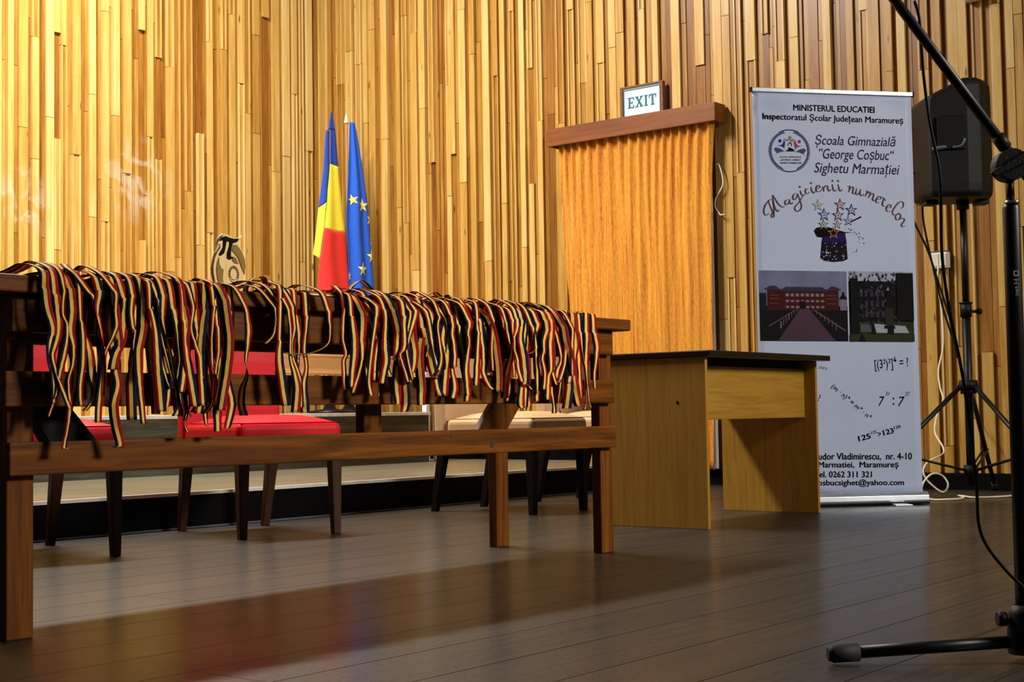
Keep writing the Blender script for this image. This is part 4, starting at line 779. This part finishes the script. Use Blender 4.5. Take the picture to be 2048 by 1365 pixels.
for k in range(12):
    a = R(-20+20*k); disc(b, 2.588 + 0.0152*cos(a), 0.850 + 0.019*sin(a), 0.0018, pl_, 0.0003, 0.0015, 0, 8)
b.build('engraved_ring', BRN, t)
b = MB(); b.box(-0.055, 0.055, 0.0065, 0.05, 0.0, 0.012); b.build('stand_foot', PLY, t, bevel=0.002)

# ------------------------------------------------------------------ flags on the podium
def interp(tab, z):
    for (xa, za), (xb, zb) in zip(tab, tab[1:]):
        if za >= z >= zb: return xa + (xb-xa)*((za-z)/(za-zb) if za != zb else 0)
    return tab[0][0] if z > tab[0][1] else tab[-1][0]
def flag_stand(name, label, px, tipz):
    t = thing(name, label, 'flag', (px, 7.62, 0.487))
    b = MB(); b.lathe([(0.15, 0), (0.15, 0.02), (0.05, 0.035), (0.025, 0.08)], 0, 0, 28); b.build('base', BLKM, t)
    b = MB(); b.tube([(0, 0, 0.05), (0, 0, tipz-0.487-0.075)], 0.013); b.build('pole', POLEW, t)
    b = MB(); b.lathe([(0.019, tipz-0.487-0.076), (0.017, tipz-0.487-0.066), (0.002, tipz-0.487)], 0, 0, 16); b.build('pole_tip', CREAM, t)
    return t
RX = [(x/1000, z/1000) for x, z in ROL]; RY = [(x/1000, z/1000) for x, z in ROR]; RF = [(x/1000, z/1000) for x, z in ROF]
RX.append((7.345, 0.95)); RY.append((7.62, 0.95)); RF.append((7.345, 0.95))
def patch(mb, L_, R_, zt, zb, yfn, mat, nx=24, nz=40):
    """cloth between two outlines (x by height) and two hem lines (height by position across)"""
    k0 = len(mb.v)
    for j in range(nz+1):
        for i in range(nx+1):
            s_ = i/nx; z = zt(s_) + (zb(s_)-zt(s_))*j/nz; a, c = interp(L_, z), interp(R_, z); x = a + (c-a)*s_
            mb.v.append((x, yfn(x, z), z))
    for j in range(nz):
        for i in range(nx):
            k = k0 + j*(nx+1)+i; mb.face([k, k+nx+1, k+nx+2, k+1], mat, True)
def ro_y(x, z):
    a, c = interp(RX, z), interp(RY, z); w_ = c-a; s_ = (x-a)/max(1e-4, w_)
    return 7.57 - 0.026*sin(PI*max(0, min(1, s_)))*min(1, w_*5) + 0.009*sin(s_*9 + z*1.3)*min(1, w_*4)
t = flag_stand('national_flag', 'blue yellow and red flag hanging from a pole in the stage corner', 7.474, 2.40)
b = MB(); C_ = lambda v: (lambda s_: v)
back = lambda x, z: ro_y(x, z) + 0.022
LT = [(7.434, 2.564), (7.467, 2.706)]
patch(b, RX, RY, C_(2.706), C_(2.567), ro_y, 0, 16, 8)
patch(b, RF, RY, C_(2.567), lambda s_: 2.314 - 0.012*s_, ro_y, 0); patch(b, RF, RY, lambda s_: 2.314 - 0.012*s_, lambda s_: 1.836 - 0.016*s_ - 0.006*sin(s_*4), ro_y, 1); patch(b, RF, RY, lambda s_: 1.836 - 0.016*s_ - 0.006*sin(s_*4), C_(0.98), ro_y, 2)
RF2 = [(x+0.012, z) for x, z in RF]
patch(b, RX, RF2, C_(2.567), lambda s_: 1.985 + 0.045*s_, back, 0, 8); patch(b, RX, RF2, lambda s_: 1.985 + 0.045*s_, lambda s_: 1.641 - 0.03*s_, back, 1, 8)
o = b.build('flag_cloth', [FB, FY, FR], t); o.location = (-7.474, -7.62, -0.487); o.modifiers.new('thickness', 'SOLIDIFY').thickness = 0.002
EX = [(x/1000, z/1000) for x, z in EUL] + [(7.63, 0.95)]; EYR = [(x/1000, z/1000) for x, z in EUR] + [(7.93, 0.95)]
def eu_y(x, z, s_, w_): return 7.56 - 0.024*sin(PI*s_)*min(1, w_*5) + 0.012*sin(s_*13 + 0.8*sin(z*2))*min(1, w_*4)
t = flag_stand('european_flag', 'blue flag with yellow stars hanging right of the tricolour flag', 7.675, 2.732)
b = MB(); patch(b, EX, EYR, C_(2.655), C_(0.98), lambda x, z: eu_y(x, z, (x-interp(EX, z))/(interp(EYR, z)-interp(EX, z)), interp(EYR, z)-interp(EX, z)), 0, 40, 100)
o = b.build('flag_cloth', [EB], t); o.location = (-7.675, -7.62, -0.487); o.modifiers.new('thickness', 'SOLIDIFY').thickness = 0.002
for (x, z), r_, rot in zip([(x/1000, z/1000) for x, z in EUS], (0.042, 0.053, 0.050, 0.053, 0.055, 0.034, 0.036), (0.3, 0.05, -0.2, 0.1, 0.0, 0.2, 0.1)):
    b = MB(); poly = starpoly(x, z, r_, 0.4, PI/2+rot)
    # clip to the visible cloth and follow its folds
    pts = []
    for q in poly:
        a, c = interp(EX, q[1]), interp(EYR, q[1]); xx = min(max(q[0], a+0.001), c-0.001); pts.append((xx, q[1]))
    k = 0
    def sp(a, c, d):
        l_, r__ = interp(EX, c), interp(EYR, c); return (a-7.675, eu_y(a, c, (a-l_)/(r__-l_), r__-l_)-0.004-d-7.62, c-0.487)
    b.prism(pts, sp, 0.0, 0.0015); b.build('gold_star', EY, t)

# ------------------------------------------------------------------ loudspeaker and its tripod
SX, SY = 7.30, 2.79
far = lambda p: (p[0]*1.06, p[1]*1.06, 0.46 + (p[2]-0.46)*1.06)
t = thing('speaker_stand', 'black tripod stand carrying the loudspeaker beside the banner', 'stand', (SX, SY, 0))
b = MB(); b.tube([(0, 0, 0.06), (0, 0, 0.958)], 0.0215, 16); b.build('lower_tube', BLKM, t)
b = MB(); b.tube([(0, 0, 0.9581), (0, 0, 1.486)], 0.0165, 16); b.build('upper_tube', BLKM, t)
b = MB(); b.tube([(0, 0, 0.925), (0, 0, 1.0)], 0.029, 18); b.tube([(0, 0, 0.995), (0, 0, 1.002)], 0.034, 18); b.build('clamp_collar', BLKP, t)
b = MB(); b.tube([(0.0, 0, 0.955), (0.05, -0.04, 0.955)], 0.008, 8); b.tube([(0.05, -0.04, 0.955), (0.066, -0.053, 0.955)], 0.016, 12); b.build('clamp_knob', BLKP, t)
b = MB(); b.tube([(0, 0, 0.555), (0, 0, 0.60)], [0.055, 0.045], 18); b.tube([(0, 0, 0.53), (0, 0, 0.556)], 0.04, 18); b.build('hub', BLKP, t)
b = MB(); b.tube([(0, 0, 0.115), (0, 0, 0.165)], 0.036, 18); b.build('sliding_hub', BLKP, t)
rv = Vector((0.62, -0.784, 0)); fv = Vector((0.784, 0.62, 0))
for a in (181, 61, -59):
    d = rv*cos(R(a)) + fv*sin(R(a)); p0 = Vector((0, 0, 0.565)) + d*0.045; p1 = d*0.62 + Vector((0, 0, 0.012))
    b = MB(); b.tube([p0, p1], 0.0125, 10); lg = b.build('leg', BLKM, t)
    b = MB(); b.tube([p1 + (p0-p1).normalized()*0.05, p1 - (p0-p1).normalized()*0.004], 0.017, 10); b.build('rubber_foot', RUB, lg)
    m_ = p0.lerp(p1, 0.60); sd = Vector((-d.y, d.x, 0))*0.012
    b = MB(); b.tube([Vector((0, 0, 0.14)) + d*0.035 + sd, m_ + sd], 0.006, 8); b.build('brace', BLKM, t)
    b = MB(); b.tube([Vector((0, 0, 0.14)) + d*0.035 - sd, m_ - sd], 0.006, 8); b.build('brace', BLKM, t)
t = thing('loudspeaker', 'black plastic loudspeaker cabinet on the tripod stand beside the banner', 'speaker', (SX, SY, 1.515), R(-51.65))
t.scale = (1.06, 1.06, 1.06)
# local x = right in the view, local y = away
b = MB()
out_ = [(-0.222, -0.06), (-0.195, -0.155), (-0.02, -0.175), (0.05, -0.165), (0.125, -0.08), (0.150, 0.02), (0.135, 0.12), (-0.16, 0.17), (-0.222, 0.10)]
def ring(sc, z, lean): return [(-0.035 + (x+0.035)*sc, y*sc, z - (0.40*max(0.0, -0.01-x) if lean else 0.0)) for x, y in out_]
rings = [ring(0.90, 0.012, 0), ring(0.985, 0.03, 0), ring(1.0, 0.08, 0), ring(1.0, 0.50, 0.04), ring(0.985, 0.555, 0.12), ring(0.93, 0.582, 0.16), ring(0.80, 0.592, 0.16)]
n = len(out_)
for rg_ in rings: b.v += rg_
for j in range(len(rings)-1):
    for k in range(n):
        k2 = (k+1) % n; b.face([j*n+k, j*n+k2, (j+1)*n+k2, (j+1)*n+k])
b.face(list(range(n))[::-1]); b.face([(len(rings)-1)*n+k for k in range(n)])
b.build('cabinet', BLKP, t, bevel=0.012, seg=3)
b = MB(); b.box(-0.165, -0.03, -0.181, -0.168, 0.235, 0.40); b.build('handle_recess', BLACK, t, bevel=0.006)
b = MB(); b.tube(smooth([(-0.19, -0.172, 0.238), (-0.15, -0.181, 0.244), (-0.128, -0.183, 0.246)], 4), 0.009, 8); b.build('handle_highlight', GREYM, t)  # grey tubes stand in for the crescent highlight at the handle
b = MB(); b.tube(smooth([(-0.095, -0.185, 0.244), (-0.055, -0.186, 0.252), (-0.036, -0.186, 0.285)], 5), 0.006, 8); b.build('handle_highlight', GREYM, t)
b = MB(); b.tube([(0.143, -0.06, 0.315), (0.139, -0.072, 0.315)], 0.006, 10); b.build('status_lamp', CREAM, t)
for x in (-0.16, 0.09):
    b = MB(); b.box(x-0.03, x+0.03, -0.04, 0.04, -0.008, 0.0125); b.build('rubber_foot', RUB, t, bevel=0.003)
b = MB(); b.tube([(0, 0, -0.03), (0, 0, 0.015)], 0.03, 16); b.build('pole_socket', BLKP, t)
def cable(name, pts, r_, mat, label, k=6):
    b = MB(); b.tube(smooth(pts, k), r_, 8); return tag(b.build(name, mat), label, 'cable')
cable('speaker_cable', [far(p) for p in [(6.80, 2.78, 1.835), (6.78, 2.83, 1.842), (6.80, 2.86, 1.80), (6.82, 2.862, 1.716), (6.83, 2.845, 1.645), (6.84, 2.80, 1.60)]], 0.0045, BLACK, 'short black cable looping down the left side of the loudspeaker')
cable('power_cable', [far(p) for p in [(6.80, 2.78, 1.605), (6.77, 2.83, 1.613), (6.75, 2.875, 1.575), (6.76, 2.878, 1.519), (6.80, 2.84, 1.366), (6.82, 2.79, 1.237), (6.83, 2.74, 1.061), (6.84, 2.695, 0.887), (6.845, 2.665, 0.70)]], 0.0055, BLACK, 'black cable curving out of the loudspeaker and sagging to the stand, outer one of two')
cable('power_cable', [far(p) for p in [(6.80, 2.80, 1.452), (6.81, 2.80, 1.363), (6.82, 2.762, 1.137), (6.83, 2.722, 0.938), (6.845, 2.668, 0.74)]], 0.0055, BLACK, 'black cable hanging straight from under the loudspeaker to the stand, inner one of two')
cable('extension_cord', [(7.935, 3.185, 1.262), (7.925, 3.187, 1.20), (7.915, 3.180, 1.12), (7.9, 3.16, 1.013), (7.86, 3.141, 0.813), (7.82, 3.156, 0.673), (7.78, 3.134, 0.575), (7.7, 3.087, 0.505), (7.6, 3.083, 0.423), (7.5, 3.057, 0.331), (7.4, 2.975, 0.253), (7.35, 2.961, 0.216), (7.25, 3.0, 0.18), (7.2, 3.003, 0.13), (7.2, 2.975, 0.079), (7.2, 2.904, 0.029), (7.2, 2.874, 0.068), (7.2, 2.902, 0.113), (7.15, 2.934, 0.125), (7.08, 2.954, 0.084), (7.00, 2.93, 0.03), (6.97, 2.87, 0.006), (6.99, 2.80, 0.006), (7.08, 2.765, 0.006), (7.2, 2.795, 0.006), (7.24, 2.84, 0.012), (7.22, 2.80, 0.010), (7.2, 2.74, 0.006), (7.28, 2.66, 0.006), (7.36, 2.60, 0.010), (7.375, 2.565, 0.02)], 0.0048, CREAM, 'white extension cord running from wall socket down to coils beside the banner base', 7)
t = thing('power_strip', 'white plug adapter on the floor beside the tripod, by the right wall', 'adapter', (7.38, 2.525, 0.0), R(-48))
b = MB(); b.box(0.0, 0.12, -0.025, 0.03, 0.001, 0.055); b.build('housing', CREAM, t, bevel=0.008, seg=3)
b = MB(); b.box(0.045, 0.12, -0.027, 0.032, 0.0552, 0.060); b.build('cover', CREAM, t, bevel=0.003)

# ------------------------------------------------------------------ microphone stand in the foreground
MX, MY = 2.658, 0.925
t = thing('microphone_stand', 'black boom microphone stand in the right foreground', 'stand', (MX, MY, 0))
b = MB(); b.tube([(0, 0, 0.05), (0, 0, 0.825), (0, 0, 0.838)], [0.0155, 0.0155, 0.011], 18); lt = b.build('lower_tube', BLKM, t)
b = MB(); b.tube([(0, 0, 0.8381), (0, 0, 0.885)], 0.0072, 14); b.build('upper_tube', BLKM, t)
b = MB(); b.tube([(-0.004, -0.004, 0.833), (-0.004, -0.004, 0.8385)], 0.013, 14); b.build('chrome_ring', STEEL, t)
mp_ = lambda a, c, d: (-0.0145*0.784 - 0.0*d + 0.004 - d*0.784 + c*0.62, -0.0145*0.62 - d*0.62 - c*0.784 - 0.004, a)
b = MB()
letter(b, 'H.tec', (0.693, 0.000), (0.662, 0.000), 0.009, lambda a, c, d: (-0.784*(0.0156+d) + 0.62*(-0.0005+c), -0.62*(0.0156+d) - 0.784*(-0.0005+c), a), 0.0006, 0, 0.01)
ql = lambda a, c, d: (-0.784*(0.0156+d) + 0.62*c, -0.62*(0.0156+d) - 0.784*c, a)
stroke(b, [(0.700, -0.004), (0.708, -0.004), (0.708, 0.004), (0.700, 0.004), (0.700, -0.004)], 0.0018, ql, 0.0006)
b.build('lettering', WHITE, t)
# clutch: a disc joint facing the camera, with a wing screw
u_ = Vector((0.62, -0.784, 0)); f_ = Vector((0.784, 0.62, 0)); zz = Vector((0, 0, 1))
c0 = Vector((0, 0, 0.905))
b = MB(); b.tube([c0 - f_*0.022, c0 + f_*0.022], 0.029, 22); b.tube([c0 + u_*(-0.018) - zz*0.018, c0 + u_*0.03 + zz*0.012], 0.016, 14); b.build('boom_clutch', BLKP, t, bevel=0)
b = MB(); b.hexa([tuple(c0 - u_*0.046 - zz*0.018 - f_*0.03), tuple(c0 - u_*0.036 - zz*0.026 - f_*0.03), tuple(c0 - u_*0.036 - zz*0.026 - f_*0.022), tuple(c0 - u_*0.046 - zz*0.018 - f_*0.022)], [tuple(c0 + u_*0.03 + zz*0.030 - f_*0.03), tuple(c0 + u_*0.044 + zz*0.012 - f_*0.03), tuple(c0 + u_*0.044 + zz*0.012 - f_*0.022), tuple(c0 + u_*0.03 + zz*0.030 - f_*0.022)]); b.build('wing_screw', BLKP, t, bevel=0.003)
bd = (u_*(-0.575) + zz*0.818).normalized()
b0 = c0 + zz*0.022 - f_*0.004
b = MB(); b.tube([b0 - bd*0.16, b0 + bd*0.62], 0.0095, 14); b.build('boom_arm', BLKM, t)
b = MB(); b.tube([b0 + bd*0.012, b0 + bd*0.04], 0.0125, 14); b.build('boom_collar', BLKP, t)
b = MB(); b.tube([b0 - bd*0.20, b0 - bd*0.155], 0.016, 14); b.build('counterweight', BLKP, t)
# base: hub with knob and three flat-lying legs
b = MB(); b.tube([(0, 0, 0.012), (0, 0, 0.03), (0, 0, 0.085), (0, 0, 0.10)], [0.030, 0.034, 0.028, 0.022], 18); b.build('hub', BLKP, t)
b = MB(); k0 = Vector((0, 0, 0.075)); b.tube([k0 - u_*0.02, k0 - u_*0.040], 0.004, 8); b.build('knob_bolt', STEEL, t)
b = MB(); b.tube([k0 - u_*0.034, k0 - u_*0.050], 0.013, 12); b.build('clamp_knob', BLKP, t)
l1 = Vector((2.425-MX, 1.205-MY, 0)).normalized()
for a in (0, 120, 240):
    d = Vector((l1.x*cos(R(a)) - l1.y*sin(R(a)), l1.x*sin(R(a)) + l1.y*cos(R(a)), 0))
    b = MB(); b.tube([d*0.02 + zz*0.034, d*0.315 + zz*0.020], 0.0115, 12); lg = b.build('leg', BLKM, t)
    b = MB(); b.tube([d*0.305 + zz*0.0205, d*0.352 + zz*0.0185, d*0.362 + zz*0.018], [0.0165, 0.0165, 0.012], 14); b.build('rubber_foot', RUB, lg)
cable('microphone_cable', [(2.62, 1.082, 1.235), (2.62, 1.074, 1.20), (2.62, 1.071, 1.139), (2.62, 1.068, 1.081), (2.62, 1.059, 0.994), (2.62, 1.044, 0.907), (2.62, 1.043, 0.831), (2.62, 1.044, 0.756), (2.62, 1.038, 0.68), (2.62, 1.028, 0.614), (2.62, 1.012, 0.521), (2.62, 0.999, 0.401), (2.62, 0.992, 0.309), (2.62, 0.99, 0.245), (2.62, 0.975, 0.205), (2.62, 0.94, 0.162), (2.63, 0.908, 0.125), (2.65, 0.88, 0.06), (2.70, 0.86, 0.008), (2.80, 0.84, 0.005), (2.95, 0.80, 0.005)], 0.0032, BLACK, 'thin black cable hanging from the boom arm to the microphone stand base')
